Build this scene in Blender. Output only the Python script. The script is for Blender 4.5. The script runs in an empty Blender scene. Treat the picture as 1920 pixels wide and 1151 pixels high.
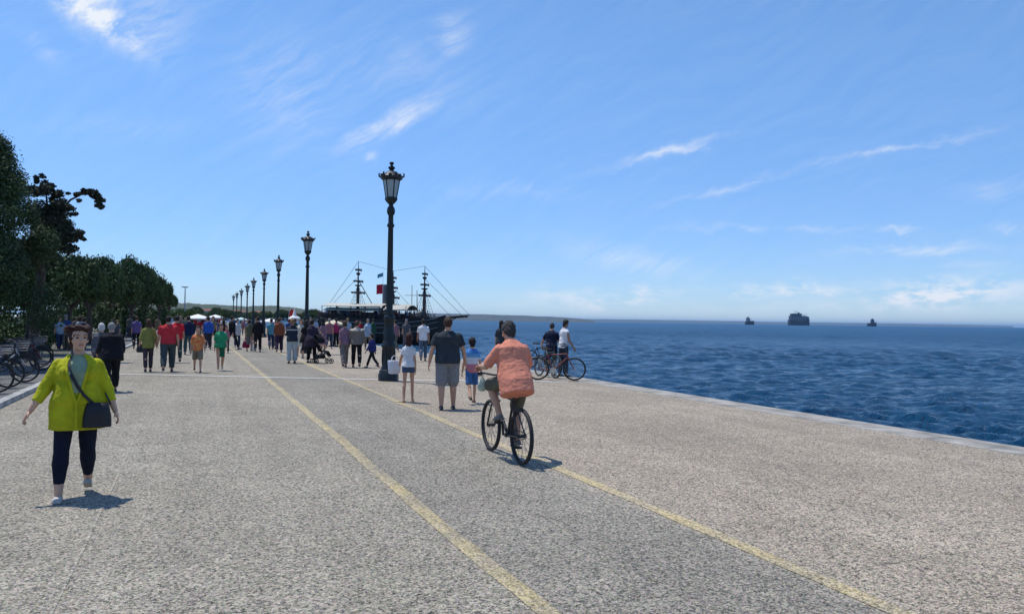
import bpy, math, random
import numpy as np
from mathutils import Vector, Matrix, noise as mnoise
from math import sin, cos, pi, radians as rad
random.seed(7); rng = np.random.default_rng(7)
sc = bpy.context.scene
# ------------------------------------------------------------------ camera
FPX = 1443.0; PSI = math.atan((960-364)/FPX); TH = math.atan(26/FPX); ROLL = rad(.75); EYE = 1.7
F0 = Vector((sin(PSI), cos(PSI), 0)); R0 = Vector((cos(PSI), -sin(PSI), 0)); ZZ = Vector((0, 0, 1))
Fv = F0*cos(TH)+ZZ*sin(TH); Uv = ZZ*cos(TH)-F0*sin(TH)
Rv = R0*cos(ROLL)+Uv*sin(ROLL); Uv = Uv*cos(ROLL)-R0*sin(ROLL)
cam = bpy.data.cameras.new('camera'); camo = bpy.data.objects.new('camera', cam); sc.collection.objects.link(camo)
cam.sensor_width = 36; cam.lens = 36*FPX/1920; cam.clip_start = .1; cam.clip_end = 60000
camo.matrix_world = Matrix(((Rv.x, Uv.x, -Fv.x, 0), (Rv.y, Uv.y, -Fv.y, 0), (Rv.z, Uv.z, -Fv.z, EYE), (0, 0, 0, 1)))
sc.camera = camo
sc.view_settings.view_transform = 'Standard'; sc.view_settings.look = 'None'; sc.view_settings.gamma = 1
sc.view_settings.exposure = 0.0
def ray(x, y): return (Fv+(x-960)/FPX*Rv+(575.5-y)/FPX*Uv).normalized()
def at(x, y, z=0.):                       # ground point seen at a photo pixel
    d = ray(x, y); return Vector((0, 0, EYE))+d*((z-EYE)/d.z)
def atd(x, d, z=0., y=600):               # point at photo column x, depth d, height z
    v = ray(x, y); k = d/(v.x*F0.x+v.y*F0.y); return Vector((v.x*k, v.y*k, z))
# ------------------------------------------------------------------ sun + sky
SUN = (R0*-.30+F0*.20+ZZ).normalized()
sun = bpy.data.lights.new('sun', 'SUN'); sun.energy = 4.0; sun.angle = rad(.53); sun.color = (1, .96, .9)
so = bpy.data.objects.new('sun', sun); sc.collection.objects.link(so); so.rotation_euler = SUN.to_track_quat('Z', 'Y').to_euler()
w = bpy.data.worlds.new('World'); sc.world = w; w.use_nodes = True
nt = w.node_tree; nt.nodes.clear()
def nd(t, typ, ins=None, **kw):
    n = t.nodes.new(typ)
    for k, v in kw.items(): setattr(n, k, v)
    for k, v in (ins or {}).items():
        if isinstance(v, bpy.types.NodeSocket): t.links.new(v, n.inputs[k])
        else: n.inputs[k].default_value = v
    return n
def mth(t, op, a, b=None, c=None, clamp=False):
    n = t.nodes.new('ShaderNodeMath'); n.operation = op; n.use_clamp = clamp
    for i, v in enumerate((a, b, c)):
        if v is None: continue
        if isinstance(v, bpy.types.NodeSocket): t.links.new(v, n.inputs[i])
        else: n.inputs[i].default_value = v
    return n.outputs[0]
sky = nd(nt, 'ShaderNodeTexSky', sky_type='NISHITA', sun_disc=False)
sky.sun_elevation = math.asin(SUN.z); sky.sun_rotation = math.atan2(SUN.x, SUN.y)
sky.air_density = .9; sky.dust_density = .0; sky.ozone_density = 3.0; sky.altitude = 0
tc = nd(nt, 'ShaderNodeTexCoord'); DIR = tc.outputs['Generated']
dirn = nd(nt, 'ShaderNodeVectorMath', {0: DIR}, operation='NORMALIZE').outputs[0]
def vdotw(v): return nd(nt, 'ShaderNodeVectorMath', {0: wdir, 1: tuple(v)}, operation='DOT_PRODUCT').outputs['Value']
def vdot(v): return nd(nt, 'ShaderNodeVectorMath', {0: dirn, 1: tuple(v)}, operation='DOT_PRODUCT').outputs['Value']
def streak(x0, y0, x1, y1, wpx, amp, nz, lo=.35, hi=.75):
    """a wisp of cloud between two directions, wpx = half width"""
    a, b = ray(x0, y0), ray(x1, y1); c = (a+b).normalized(); u = (b-a).normalized(); u = (u-c*u.dot(c)).normalized(); v = c.cross(u)
    la = (b-a).length/2; lb = wpx/FPX
    A = mth(nt, 'POWER', mth(nt, 'ABSOLUTE', mth(nt, 'DIVIDE', vdotw(u), la)), 2.0)
    B = mth(nt, 'POWER', mth(nt, 'ABSOLUTE', mth(nt, 'DIVIDE', vdotw(v), lb)), 2.0)
    g = mth(nt, 'EXPONENT', mth(nt, 'MULTIPLY', mth(nt, 'ADD', A, B), -1.0))
    front = mth(nt, 'GREATER_THAN', vdot(c), 0.)
    m = mth(nt, 'MULTIPLY', mth(nt, 'MULTIPLY', g, front), amp)
    # break it up with the fibrous noise
    return mth(nt, 'MULTIPLY', m, nz)
# fibrous noise, fibres running up and right
c0 = ray(700, 250); fu = (ray(900, 130)-ray(700, 250)).normalized(); fv = c0.cross(fu).normalized()
cmb = nd(nt, 'ShaderNodeCombineXYZ', {0: vdot(fu), 1: vdot(fv), 2: vdot(c0)}).outputs[0]
warp = nd(nt, 'ShaderNodeTexNoise', {'Vector': cmb, 'Scale': 5., 'Detail': 3.})
wv = nd(nt, 'ShaderNodeVectorMath', {0: warp.outputs['Color'], 1: (.10, .10, .10)}, operation='MULTIPLY').outputs[0]
cw = nd(nt, 'ShaderNodeVectorMath', {0: cmb, 1: wv}, operation='ADD').outputs[0]
w_a = nd(nt, 'ShaderNodeTexNoise', {'Vector': dirn, 'Scale': 16., 'Detail': 6., 'Roughness': .6}).outputs['Color']
w_b = nd(nt, 'ShaderNodeVectorMath', {0: w_a, 1: (.5, .5, .5)}, operation='SUBTRACT').outputs[0]
w_c = nd(nt, 'ShaderNodeVectorMath', {0: w_b, 'Scale': .045}, operation='SCALE').outputs[0]
wdir = nd(nt, 'ShaderNodeVectorMath', {0: dirn, 1: w_c}, operation='ADD').outputs[0]
cw1 = nd(nt, 'ShaderNodeVectorMath', {0: cw, 1: (5., 34., 8.)}, operation='MULTIPLY').outputs[0]
fib = nd(nt, 'ShaderNodeTexNoise', {'Vector': cw1, 'Scale': 2., 'Detail': 10., 'Roughness': .68}).outputs['Fac']
cw2 = nd(nt, 'ShaderNodeVectorMath', {0: cw, 1: (8., 15., 8.)}, operation='MULTIPLY').outputs[0]
puf = nd(nt, 'ShaderNodeTexNoise', {'Vector': cw2, 'Scale': 1.8, 'Detail': 10., 'Roughness': .68}).outputs['Fac']
def mr(v, a, b): return nd(nt, 'ShaderNodeMapRange', {'Value': v, 'From Min': a, 'From Max': b}).outputs[0]
nzf = mr(fib, .33, .66); nzp = mr(puf, .38, .62)
wisps = [(110, -20, 265, 85, 26, 2.0, nzp), (230, 20, 350, 60, 60, .4, nzf), (210, 50, 260, 105, 14, .8, nzp), (40, 70, 110, 120, 14, .25, nzf),
         (820, 70, 880, 60, 30, .45, nzf), (660, 275, 810, 195, 15, 1.0, nzf), (430, 160, 640, 190, 90, .26, nzf),
         (500, 215, 640, 240, 26, .25, nzp), (600, 90, 900, 170, 60, .16, nzf), (1170, 308, 1350, 258, 7, .8, nzf),
         (1250, 385, 1480, 322, 7, .42, nzf), (1540, 302, 1840, 252, 5, .45, nzf), (1080, 465, 1290, 515, 22, .5, nzf),
         (1600, 472, 1830, 462, 9, .6, nzf), (1655, 433, 1722, 431, 5, .8, nzf), (1800, 360, 1920, 345, 18, .25, nzf),
         (680, 300, 710, 297, 7, .6, nzf), (1280, 430, 1580, 424, 6, .3, nzf), (860, 360, 1080, 365, 14, .22, nzf),
         (1860, 425, 1930, 420, 8, .4, nzf), (1750, 490, 1900, 500, 10, .22, nzf), (100, 235, 380, 240, 20, .14, nzf)]
tot = None
for q in wisps:
    s = streak(*q); tot = s if tot is None else mth(nt, 'MAXIMUM', tot, s)
# low cumulus bank over the sea
sep = nd(nt, 'ShaderNodeSeparateXYZ', {0: dirn})
cn = nd(nt, 'ShaderNodeVectorMath', {0: dirn, 1: (10., 10., 26.)}, operation='MULTIPLY').outputs[0]
cum = nd(nt, 'ShaderNodeTexNoise', {'Vector': cn, 'Scale': 2.6, 'Detail': 9., 'Roughness': .6}).outputs['Fac']
def bank(x0, y0, x1, y1, wpx, amp, lo, hi):
    return streak(x0, y0, x1, y1, wpx, amp, mr(cum, lo, hi))
for q in [(1640, 556, 1900, 546, 22, 1.5, .40, .57), (1360, 545, 1640, 542, 12, .9, .40, .6), (1010, 562, 1260, 556, 18, 1.0, .38, .58),
          (1150, 580, 1960, 582, 16, .4, .3, .7), (1500, 575, 1650, 580, 9, .4, .4, .6)]:
    tot = mth(nt, 'MAXIMUM', tot, bank(*q))
tot = mth(nt, 'ADD', tot, mth(nt, 'MULTIPLY', mr(fib, .4, .9), .09), clamp=True)
el = nd(nt, 'ShaderNodeMapRange', {'Value': sep.outputs[2], 'From Min': -.01, 'From Max': .38}, interpolation_type='SMOOTHSTEP').outputs[0]
tc_ = nd(nt, 'ShaderNodeMix', {0: el, 6: (.56, .71, 1.0, 1), 7: (.86, 1.09, 1.27, 1)}, data_type='RGBA').outputs[2]
tint = nd(nt, 'ShaderNodeMix', {0: 1.0, 6: sky.outputs[0], 7: tc_}, data_type='RGBA', blend_type='MULTIPLY').outputs[2]
mixc = nd(nt, 'ShaderNodeMix', {0: tot, 6: tint, 7: (6.0, 6.4, 7.0, 1)}, data_type='RGBA').outputs[2]
bg = nd(nt, 'ShaderNodeBackground', {'Color': mixc, 'Strength': .14})
nd(nt, 'ShaderNodeOutputWorld', {'Surface': bg.outputs[0]})

# ------------------------------------------------------------------ materials
def newmat(name):
    m = bpy.data.materials.new(name); m.use_nodes = True; t = m.node_tree; t.nodes.clear()
    b = nd(t, 'ShaderNodeBsdfPrincipled'); o = nd(t, 'ShaderNodeOutputMaterial', {'Surface': b.outputs[0]}); return m, t, b
def mixrgb(t, f, a, b, mode='MIX'):
    return nd(t, 'ShaderNodeMix', {0: f, 6: a, 7: b}, data_type='RGBA', blend_type=mode).outputs[2]
def c4(c): return (c[0], c[1], c[2], 1)
def mat(name, col, rough=.7, metal=0., var=.25, scale=8., bump=.0, bscale=60., spec=.5, col2=None, coord='Object', trans=0.):
    m, t, b = newmat(name)
    co = nd(t, 'ShaderNodeTexCoord').outputs[coord]
    n = nd(t, 'ShaderNodeTexNoise', {'Vector': co, 'Scale': scale, 'Detail': 5., 'Roughness': .6}).outputs['Fac']
    f = nd(t, 'ShaderNodeMapRange', {'Value': n, 'From Min': .3, 'From Max': .7}).outputs[0]
    lo = col2 or tuple(max(0, x*(1-var)) for x in col); hi = tuple(min(1, x*(1+var*.6)) for x in col) if not col2 else col
    t.links.new(mixrgb(t, f, c4(lo), c4(hi)), b.inputs['Base Color'])
    b.inputs['Roughness'].default_value = rough; b.inputs['Metallic'].default_value = metal
    b.inputs['Specular IOR Level'].default_value = spec; b.inputs['Transmission Weight'].default_value = trans
    if bump:
        n2 = nd(t, 'ShaderNodeTexNoise', {'Vector': co, 'Scale': bscale, 'Detail': 4.}).outputs['Fac']
        bp = nd(t, 'ShaderNodeBump', {'Height': n2, 'Strength': bump, 'Distance': .02}); t.links.new(bp.outputs[0], b.inputs['Normal'])
    return m
_cl = {}
def cloth(col, name='cloth'):
    k = tuple(round(x, 3) for x in col)
    if k not in _cl: _cl[k] = mat(name, col, .9, 0, .22, 9., .5, 22., spec=.2)
    return _cl[k]
def skin_m(c): return mat('skin', c, .55, 0, .15, 14., .1, 90., spec=.3)
SK = skin_m((.52, .29, .19)); SK2 = skin_m((.38, .20, .13)); SK3 = skin_m((.60, .36, .25))
def hairm(c): return mat('hair', c, .6, 0, .5, 60., .8, 120., spec=.3)
H_DK = hairm((.018, .014, .012)); H_BR = hairm((.07, .035, .02)); H_RD = hairm((.055, .020, .014)); H_GY = hairm((.30, .29, .28)); H_WH = hairm((.6, .58, .55)); H_SP = hairm((.05, .047, .045)); H_BL = hairm((.28, .17, .08))
IRON = mat('dark_iron', (.014, .022, .026), .45, .3, .4, 14., .35, 50.)
BLACK = mat('black_rubber', (.015, .015, .016), .75, 0, .3, 20.)
BLKP = mat('black_paint', (.02, .021, .023), .35, 0, .3, 10.)
STEEL = mat('steel', (.45, .46, .47), .35, .9, .2, 10.)
WHITEP = mat('white_paint', (.78, .78, .76), .5, 0, .12, 5.)
DWOOD = mat('dark_wood', (.045, .032, .025), .7, 0, .5, 3., .4, 12.)
# ------------------------------------------------------------------ mesh helpers
class MB:
    def __init__(s): s.v = []; s.f = []
    def add(s, vs, fs):
        o = len(s.v); s.v += [tuple(q) for q in vs]; s.f += [tuple(i+o for i in q) for q in fs]; return s
    def rings(s, rings, cap=True, closed=False):
        n = len(rings[0]); vs = [p for r in rings for p in r]; fs = []
        m = len(rings)
        for i in range(m if closed else m-1):
            for j in range(n): fs.append((i*n+j, i*n+(j+1) % n, ((i+1) % m)*n+(j+1) % n, ((i+1) % m)*n+j))
        if cap and not closed: fs.append(tuple(range(n))[::-1]); fs.append(tuple((m-1)*n+j for j in range(n)))
        return s.add(vs, fs)
    def cone(s, a, b, r0, r1, n=10):
        a, b = Vector(a), Vector(b); d = (b-a)
        if d.length < 1e-6: return s
        d.normalize(); u = d.orthogonal().normalized(); v = d.cross(u)
        return s.rings([[p+(u*cos(2*pi*k/n)+v*sin(2*pi*k/n))*r for k in range(n)] for p, r in ((a, r0), (b, r1))])
    def tube(s, pts, r, n=8, closed=False):
        pts = [Vector(p) for p in pts]; rs = r if isinstance(r, (list, tuple)) else [r]*len(pts); R = []; u = None
        L = len(pts)
        for i, p in enumerate(pts):
            d = (pts[(i+1) % L]-pts[i-1]) if closed else (pts[min(i+1, L-1)]-pts[max(i-1, 0)])
            d.normalize()
            u = d.orthogonal().normalized() if u is None else (u-d*u.dot(d)).normalized()
            v = d.cross(u); R.append([p+(u*cos(2*pi*k/n)+v*sin(2*pi*k/n))*rs[i] for k in range(n)])
        return s.rings(R, closed=closed)
    def ell(s, c, r, rot=None, nu=12, nv=8):
        c = Vector(c); r = (r, r, r) if isinstance(r, (int, float)) else r; R = []
        for i in range(nv+1):
            t = -pi/2+pi*min(max(i, .25), nv-.25)/nv
            ring = []
            for k in range(nu):
                p = Vector((cos(t)*cos(2*pi*k/nu)*r[0], cos(t)*sin(2*pi*k/nu)*r[1], sin(t)*r[2]))
                if rot is not None: p = rot @ p
                ring.append(c+p)
            R.append(ring)
        return s.rings(R)
    def box(s, c, h, rot=None):
        c = Vector(c); vs = []
        for i in range(8):
            p = Vector(((1 if i & 1 else -1)*h[0], (1 if i & 2 else -1)*h[1], (1 if i & 4 else -1)*h[2]))
            vs.append(c+(rot @ p if rot is not None else p))
        return s.add(vs, [(0, 2, 3, 1), (4, 5, 7, 6), (0, 1, 5, 4), (2, 6, 7, 3), (0, 4, 6, 2), (1, 3, 7, 5)])
    def lathe(s, prof, n=16, c=(0, 0), sq=0, cap=True):
        R = []
        for r, z in prof:
            ring = []
            for k in range(n):
                a = 2*pi*(k+.5)/n; ring.append((c[0]+r*cos(a), c[1]+r*sin(a), z))
            R.append(ring)
        return s.rings(R, cap=cap)
    def bar(s, a, b, w, h, up=(0, 0, 1)):
        a, b = Vector(a), Vector(b); d = (b-a).normalized(); x = d.cross(Vector(up)).normalized(); y = x.cross(d)
        return s.rings([[p+x*sx*w/2+y*sy*h/2 for sx, sy in ((-1, -1), (1, -1), (1, 1), (-1, 1))] for p in (a, b)])
    def mesh(s, name):
        m = bpy.data.meshes.new(name); m.from_pydata(s.v, [], s.f); m.update(); return m
    def build(s, name, material, parent=None, smooth=True, bevel=0):
        m = s.mesh(name); return link(name, m, material, parent, smooth)
COL = sc.collection
def link(name, m, material, parent=None, smooth=True):
    m.materials.append(material)
    if smooth:
        m.polygons.foreach_set('use_smooth', [True]*len(m.polygons))
        try: m.set_sharp_from_angle(angle=rad(48))
        except Exception: pass
    o = bpy.data.objects.new(name, m); COL.objects.link(o)
    if parent is not None: o.parent = parent
    return o
def tag(o, label=None, cat=None, group=None, kind=None):
    if label: o['label'] = label
    if cat: o['category'] = cat
    if group: o['group'] = group
    if kind: o['kind'] = kind
    return o
def thing(name, label, cat, loc=(0, 0, 0), rz=0, group=None):
    o = bpy.data.objects.new(name, None); COL.objects.link(o); o.location = loc; o.rotation_euler = (0, 0, rz); o.empty_display_size = .3
    return tag(o, label, cat, group)
def kids(o): return [c for c in bpy.data.objects if c.parent == o]
KID = {}
def copy_tree(o, parent=None):
    c = o.copy(); COL.objects.link(c)
    if parent is not None: c.parent = parent
    lst = KID.get(o.name)
    if lst is None: lst = KID[o.name] = kids(o)
    for ch in lst: copy_tree(ch, c)
    return c
def dup(o, loc, rz, label, group=None, cat=None, scale=None):
    c = copy_tree(o); c.location = loc; c.rotation_euler = (0, 0, rz); c['label'] = label
    if scale: c.scale = (scale,)*3
    if cat: c['category'] = cat
    if group: c['group'] = group
    return c
def npmesh(name, V, Fq):
    m = bpy.data.meshes.new(name); V = np.asarray(V, np.float32); Fq = np.asarray(Fq, np.int32)
    k = Fq.shape[1]; m.vertices.add(len(V)); m.vertices.foreach_set('co', V.ravel())
    m.loops.add(Fq.size); m.loops.foreach_set('vertex_index', Fq.ravel())
    m.polygons.add(len(Fq)); m.polygons.foreach_set('loop_start', np.arange(0, Fq.size, k, dtype=np.int32)); m.polygons.foreach_set('loop_total', np.full(len(Fq), k, np.int32))
    m.update(calc_edges=True); return m
def remesh(mb, name, vox, smooth=2, wrinkle=0., wscale=14., stretch=(1, 1, 1), keep=None, zcut=None):
    tmp = bpy.data.objects.new('tmp', mb.mesh('tmp')); COL.objects.link(tmp)
    md = tmp.modifiers.new('r', 'REMESH'); md.mode = 'VOXEL'; md.voxel_size = vox; md.use_smooth_shade = True
    if smooth: sm = tmp.modifiers.new('s', 'SMOOTH'); sm.factor = .5; sm.iterations = smooth
    dg = bpy.context.evaluated_depsgraph_get(); m = bpy.data.meshes.new_from_object(tmp.evaluated_get(dg)); m.name = name
    old = tmp.data; bpy.data.objects.remove(tmp); bpy.data.meshes.remove(old)
    if wrinkle:
        co = np.empty(len(m.vertices)*3, np.float32); m.vertices.foreach_get('co', co); co = co.reshape(-1, 3)
        nr = np.empty(len(m.vertices)*3, np.float32); m.vertices.foreach_get('normal', nr); nr = nr.reshape(-1, 3)
        for i in range(len(co)):
            p = Vector((co[i][0]*stretch[0], co[i][1]*stretch[1], co[i][2]*stretch[2]))*wscale
            h = mnoise.noise(p)+.5*mnoise.noise(p*2.1); co[i] += nr[i]*h*wrinkle
        m.vertices.foreach_set('co', co.ravel()); m.update()
    m.polygons.foreach_set('use_smooth', [True]*len(m.polygons))
    return m
# ================================================================== SETTING
def agg(t):
    """exposed-aggregate paving: returns colour and height sockets"""
    tcn = nd(t, 'ShaderNodeTexCoord'); co = tcn.outputs['Object']
    v1 = nd(t, 'ShaderNodeTexVoronoi', {'Vector': co, 'Scale': 84.}); v2 = nd(t, 'ShaderNodeTexVoronoi', {'Vector': co, 'Scale': 48.})
    s1 = nd(t, 'ShaderNodeSeparateColor', {0: v1.outputs['Color']}).outputs[0]; s2 = nd(t, 'ShaderNodeSeparateColor', {0: v2.outputs['Color']}).outputs[1]
    n1 = nd(t, 'ShaderNodeTexNoise', {'Vector': co, 'Scale': 34., 'Detail': 6., 'Roughness': .8}).outputs['Fac']
    n2 = nd(t, 'ShaderNodeTexNoise', {'Vector': co, 'Scale': .35, 'Detail': 5., 'Roughness': .6}).outputs['Fac']
    n3 = nd(t, 'ShaderNodeTexNoise', {'Vector': co, 'Scale': 1.7, 'Detail': 4., 'Roughness': .6}).outputs['Fac']
    x = nd(t, 'ShaderNodeSeparateXYZ', {0: co})
    side = nd(t, 'ShaderNodeMapRange', {'Value': mth(t, 'ADD', x.outputs[0], mth(t, 'MULTIPLY', n2, .8)), 'From Min': 4.1, 'From Max': 4.5}).outputs[0]
    mid = mth(t, 'MULTIPLY', mth(t, 'GREATER_THAN', x.outputs[0], 1.93), mth(t, 'LESS_THAN', x.outputs[0], 3.93))
    base = mixrgb(t, side, mixrgb(t, mid, (.278, .252, .198, 1), (.246, .226, .182, 1)), (.318, .272, .208, 1))
    st = mth(t, 'ADD', mth(t, 'MULTIPLY', s1, .62), mth(t, 'MULTIPLY', s2, .38))
    k = nd(t, 'ShaderNodeMapRange', {'Value': st, 'From Min': .12, 'From Max': .88, 'To Min': .20, 'To Max': 1.78}).outputs[0]
    k = mth(t, 'MULTIPLY', k, nd(t, 'ShaderNodeMapRange', {'Value': n1, 'From Min': .3, 'From Max': .7, 'To Min': .80, 'To Max': 1.20}).outputs[0])
    k = mth(t, 'MULTIPLY', k, nd(t, 'ShaderNodeMapRange', {'Value': n2, 'From Min': .3, 'From Max': .7, 'To Min': .86, 'To Max': 1.14}).outputs[0])
    k = mth(t, 'MULTIPLY', k, nd(t, 'ShaderNodeMapRange', {'Value': n3, 'From Min': .3, 'From Max': .7, 'To Min': .92, 'To Max': 1.08}).outputs[0])
    # thin casting seams and long tyre-worn tracks
    def seam(sock, period, off, wd, depth):
        m = mth(t, 'PINGPONG', mth(t, 'ADD', sock, off), period/2)
        return mth(t, 'SUBTRACT', 1., mth(t, 'MULTIPLY', mth(t, 'LESS_THAN', m, wd), depth))
    lng = nd(t, 'ShaderNodeTexNoise', {'Vector': nd(t, 'ShaderNodeVectorMath', {0: co, 1: (2.2, .05, 1.)}, operation='MULTIPLY').outputs[0], 'Scale': 1., 'Detail': 4.}).outputs['Fac']
    k = mth(t, 'MULTIPLY', k, nd(t, 'ShaderNodeMapRange', {'Value': lng, 'From Min': .35, 'From Max': .65, 'To Min': .93, 'To Max': 1.06}).outputs[0])
    spot = nd(t, 'ShaderNodeTexVoronoi', {'Vector': co, 'Scale': .9, 'Randomness': 1.}); k = mth(t, 'MULTIPLY', k, nd(t, 'ShaderNodeMapRange', {'Value': mth(t, 'ADD', spot.outputs['Distance'], mth(t, 'MULTIPLY', n1, .04)), 'From Min': .04, 'From Max': .085, 'To Min': .72, 'To Max': 1.}).outputs[0])
    cv = nd(t, 'ShaderNodeVectorMath', {0: co, 1: nd(t, 'ShaderNodeVectorMath', {0: nd(t, 'ShaderNodeTexNoise', {'Vector': co, 'Scale': 1.6, 'Detail': 5.}).outputs['Color'], 'Scale': .9}, operation='SCALE').outputs[0]}, operation='ADD').outputs[0]
    crk = nd(t, 'ShaderNodeTexVoronoi', {'Vector': cv, 'Scale': .22}, feature='DISTANCE_TO_EDGE').outputs['Distance']
    cm = mth(t, 'MULTIPLY', mth(t, 'LESS_THAN', crk, .0016), nd(t, 'ShaderNodeMapRange', {'Value': n2, 'From Min': .45, 'From Max': .55}).outputs[0]); k = mth(t, 'MULTIPLY', k, mth(t, 'SUBTRACT', 1., mth(t, 'MULTIPLY', cm, .45)))
    xs = mth(t, 'ADD', x.outputs[0], mth(t, 'MULTIPLY', n3, .03))
    ys = mth(t, 'ADD', x.outputs[1], mth(t, 'MULTIPLY', n3, .03))
    k = mth(t, 'MULTIPLY', k, seam(ys, 5.2, 1.1, .007, .38)); k = mth(t, 'MULTIPLY', k, seam(xs, 5.85, 3.0, .006, .30))
    col = nd(t, 'ShaderNodeVectorMath', {0: base, 'Scale': k}, operation='SCALE').outputs[0]
    hue = nd(t, 'ShaderNodeMix', {0: .16, 6: col, 7: v1.outputs['Color']}, data_type='RGBA', blend_type='SOFT_LIGHT').outputs[2]
    return hue, v1.outputs['Distance'], n1, n3, co
m_prom, t, b = newmat('exposed_aggregate'); c, h, n1, n3, co = agg(t)
t.links.new(c, b.inputs['Base Color']); b.inputs['Roughness'].default_value = .85; b.inputs['Specular IOR Level'].default_value = .25
bp = nd(t, 'ShaderNodeBump', {'Height': h, 'Strength': .8, 'Distance': .010}); t.links.new(bp.outputs[0], b.inputs['Normal'])
def worn(name, pc, lo, hi, mx=1.):
    m, t, b = newmat(name); c, h, n1, n3, co = agg(t)
    nn = nd(t, 'ShaderNodeTexNoise', {'Vector': co, 'Scale': 26., 'Detail': 6., 'Roughness': .8}).outputs['Fac']
    f = nd(t, 'ShaderNodeMapRange', {'Value': mth(t, 'ADD', mth(t, 'MULTIPLY', nn, .6), mth(t, 'MULTIPLY', n3, .4)), 'From Min': lo, 'From Max': hi, 'To Max': mx}).outputs[0]
    lum = nd(t, 'ShaderNodeSeparateColor', {0: c}).outputs[0]; pk = nd(t, 'ShaderNodeVectorMath', {0: pc, 'Scale': nd(t, 'ShaderNodeMapRange', {'Value': lum, 'From Min': .1, 'From Max': .45, 'To Min': .62, 'To Max': 1.25}).outputs[0]}, operation='SCALE').outputs[0]
    t.links.new(mixrgb(t, f, c, pk), b.inputs['Base Color']); b.inputs['Roughness'].default_value = .8
    bp = nd(t, 'ShaderNodeBump', {'Height': h, 'Strength': .4, 'Distance': .005}); t.links.new(bp.outputs[0], b.inputs['Normal']); return m
m_yel = worn('worn_yellow_paint', (.55, .41, .12), .38, .66, .70); m_wht = worn('pale_joint_strip', (.62, .61, .57), .3, .45, .95)
EDGE = 10.22; KOUT = 10.93; LEFT = -3.2; SEA = -1.25
def grid(x0, x1, y0, y1, z, nx=1, ny=1):
    V = [(x0+(x1-x0)*i/nx, y0+(y1-y0)*j/ny, z) for j in range(ny+1) for i in range(nx+1)]
    F = [(j*(nx+1)+i, j*(nx+1)+i+1, (j+1)*(nx+1)+i+1, (j+1)*(nx+1)+i) for j in range(ny) for i in range(nx)]
    return V, F
def struct(name, mb, m, smooth=False): o = mb.build(name, m, None, smooth); o['kind'] = 'structure'; return o
b_ = MB(); b_.add([(LEFT, -6, 0), (EDGE, -6, 0), (EDGE, 420, 0), (LEFT, 420, 0)], [(0, 1, 2, 3)]); struct('promenade', b_, m_prom)
# painted lines (gently wandering edges)
def strip(x0, wd, y0, y1, z, step=.5, wob=.016):
    V = []; n = int((y1-y0)/step)
    for i in range(n+1):
        y = y0+(y1-y0)*i/n; o = mnoise.noise(Vector((y*.4, x0, 0)))*wob*2
        for s in (-1, 1): V.append((x0+o+s*(wd/2+mnoise.noise(Vector((y*3, x0*7+s, 5)))*wob), y, z))
    return MB().add(V, [(2*i, 2*i+1, 2*i+3, 2*i+2) for i in range(n)])
struct('yellow_line', strip(1.93, .14, -5, 150, .004), m_yel); struct('yellow_line', strip(3.92, .14, -5, 150, .004), m_yel)
b_ = MB(); A, B, C_ = at(180, 700.5), at(720, 712), at(1066, 716); d1 = Vector((.02, .10, 0))
b_.add([(p+o).to_tuple()[:2]+(.008,) for p in (A, B, C_) for o in (-d1, d1)], [(0, 1, 3, 2)[::-1], (2, 3, 5, 4)[::-1]]); struct('white_joint_strip', b_, m_wht)
struct('faint_seam', strip(-.72, .02, -5, 60, .004, .5, .006), worn('seam_filler', (.40, .38, .34), .5, .75, .35))
# quay kerb: stone slabs, each 1.6 m, shared joints as small gaps
m_kerb = mat('kerb_stone', (.33, .31, .27), .85, 0, .55, 2.2, .6, 60.)
b_ = MB(); y = -6.
while y < 200: b_.box(((EDGE+KOUT)/2+.002, y+.8, -.09), ((KOUT-EDGE)/2, .796, .095)); y += 1.6
struct('quay_kerb', b_, m_kerb)
b_ = MB(); b_.box(((EDGE+KOUT)/2-.05, 200, -2.6), ((KOUT-EDGE)/2, 210, 2.38)); struct('quay_wall', b_, mat('wet_stone', (.16, .15, .13), .6, 0, .4, 2., .4, 10.))
# park ground to the left, and the low pale kerb
m_park = mat('park_soil', (.085, .085, .05), .95, 0, .5, .8, .6, 12., col2=(.10, .09, .065))
b_ = MB(); b_.add([(-1500, -60, -.03), (LEFT, -60, -.03), (LEFT, 700, -.03), (-1500, 700, -.03)], [(0, 1, 2, 3)]); struct('park_ground', b_, m_park)
b_ = MB(); b_.add([(-5.2, 8, -.012), (LEFT-.18, 8, -.012), (LEFT-.18, 160, -.012), (-5.2, 160, -.012)], [(0, 1, 2, 3)]); struct('side_path', b_, mat('grey_path', (.14, .135, .125), .9, 0, .35, 3., .5, 50.))
b_ = MB(); y = 6.
while y < 150: b_.box((LEFT-.08, y+.75, .03), (.085, .745, .07)); y += 1.5
struct('park_kerb', b_, mat('chalky_kerb', (.40, .39, .36), .9, 0, .5, 4.))
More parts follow.
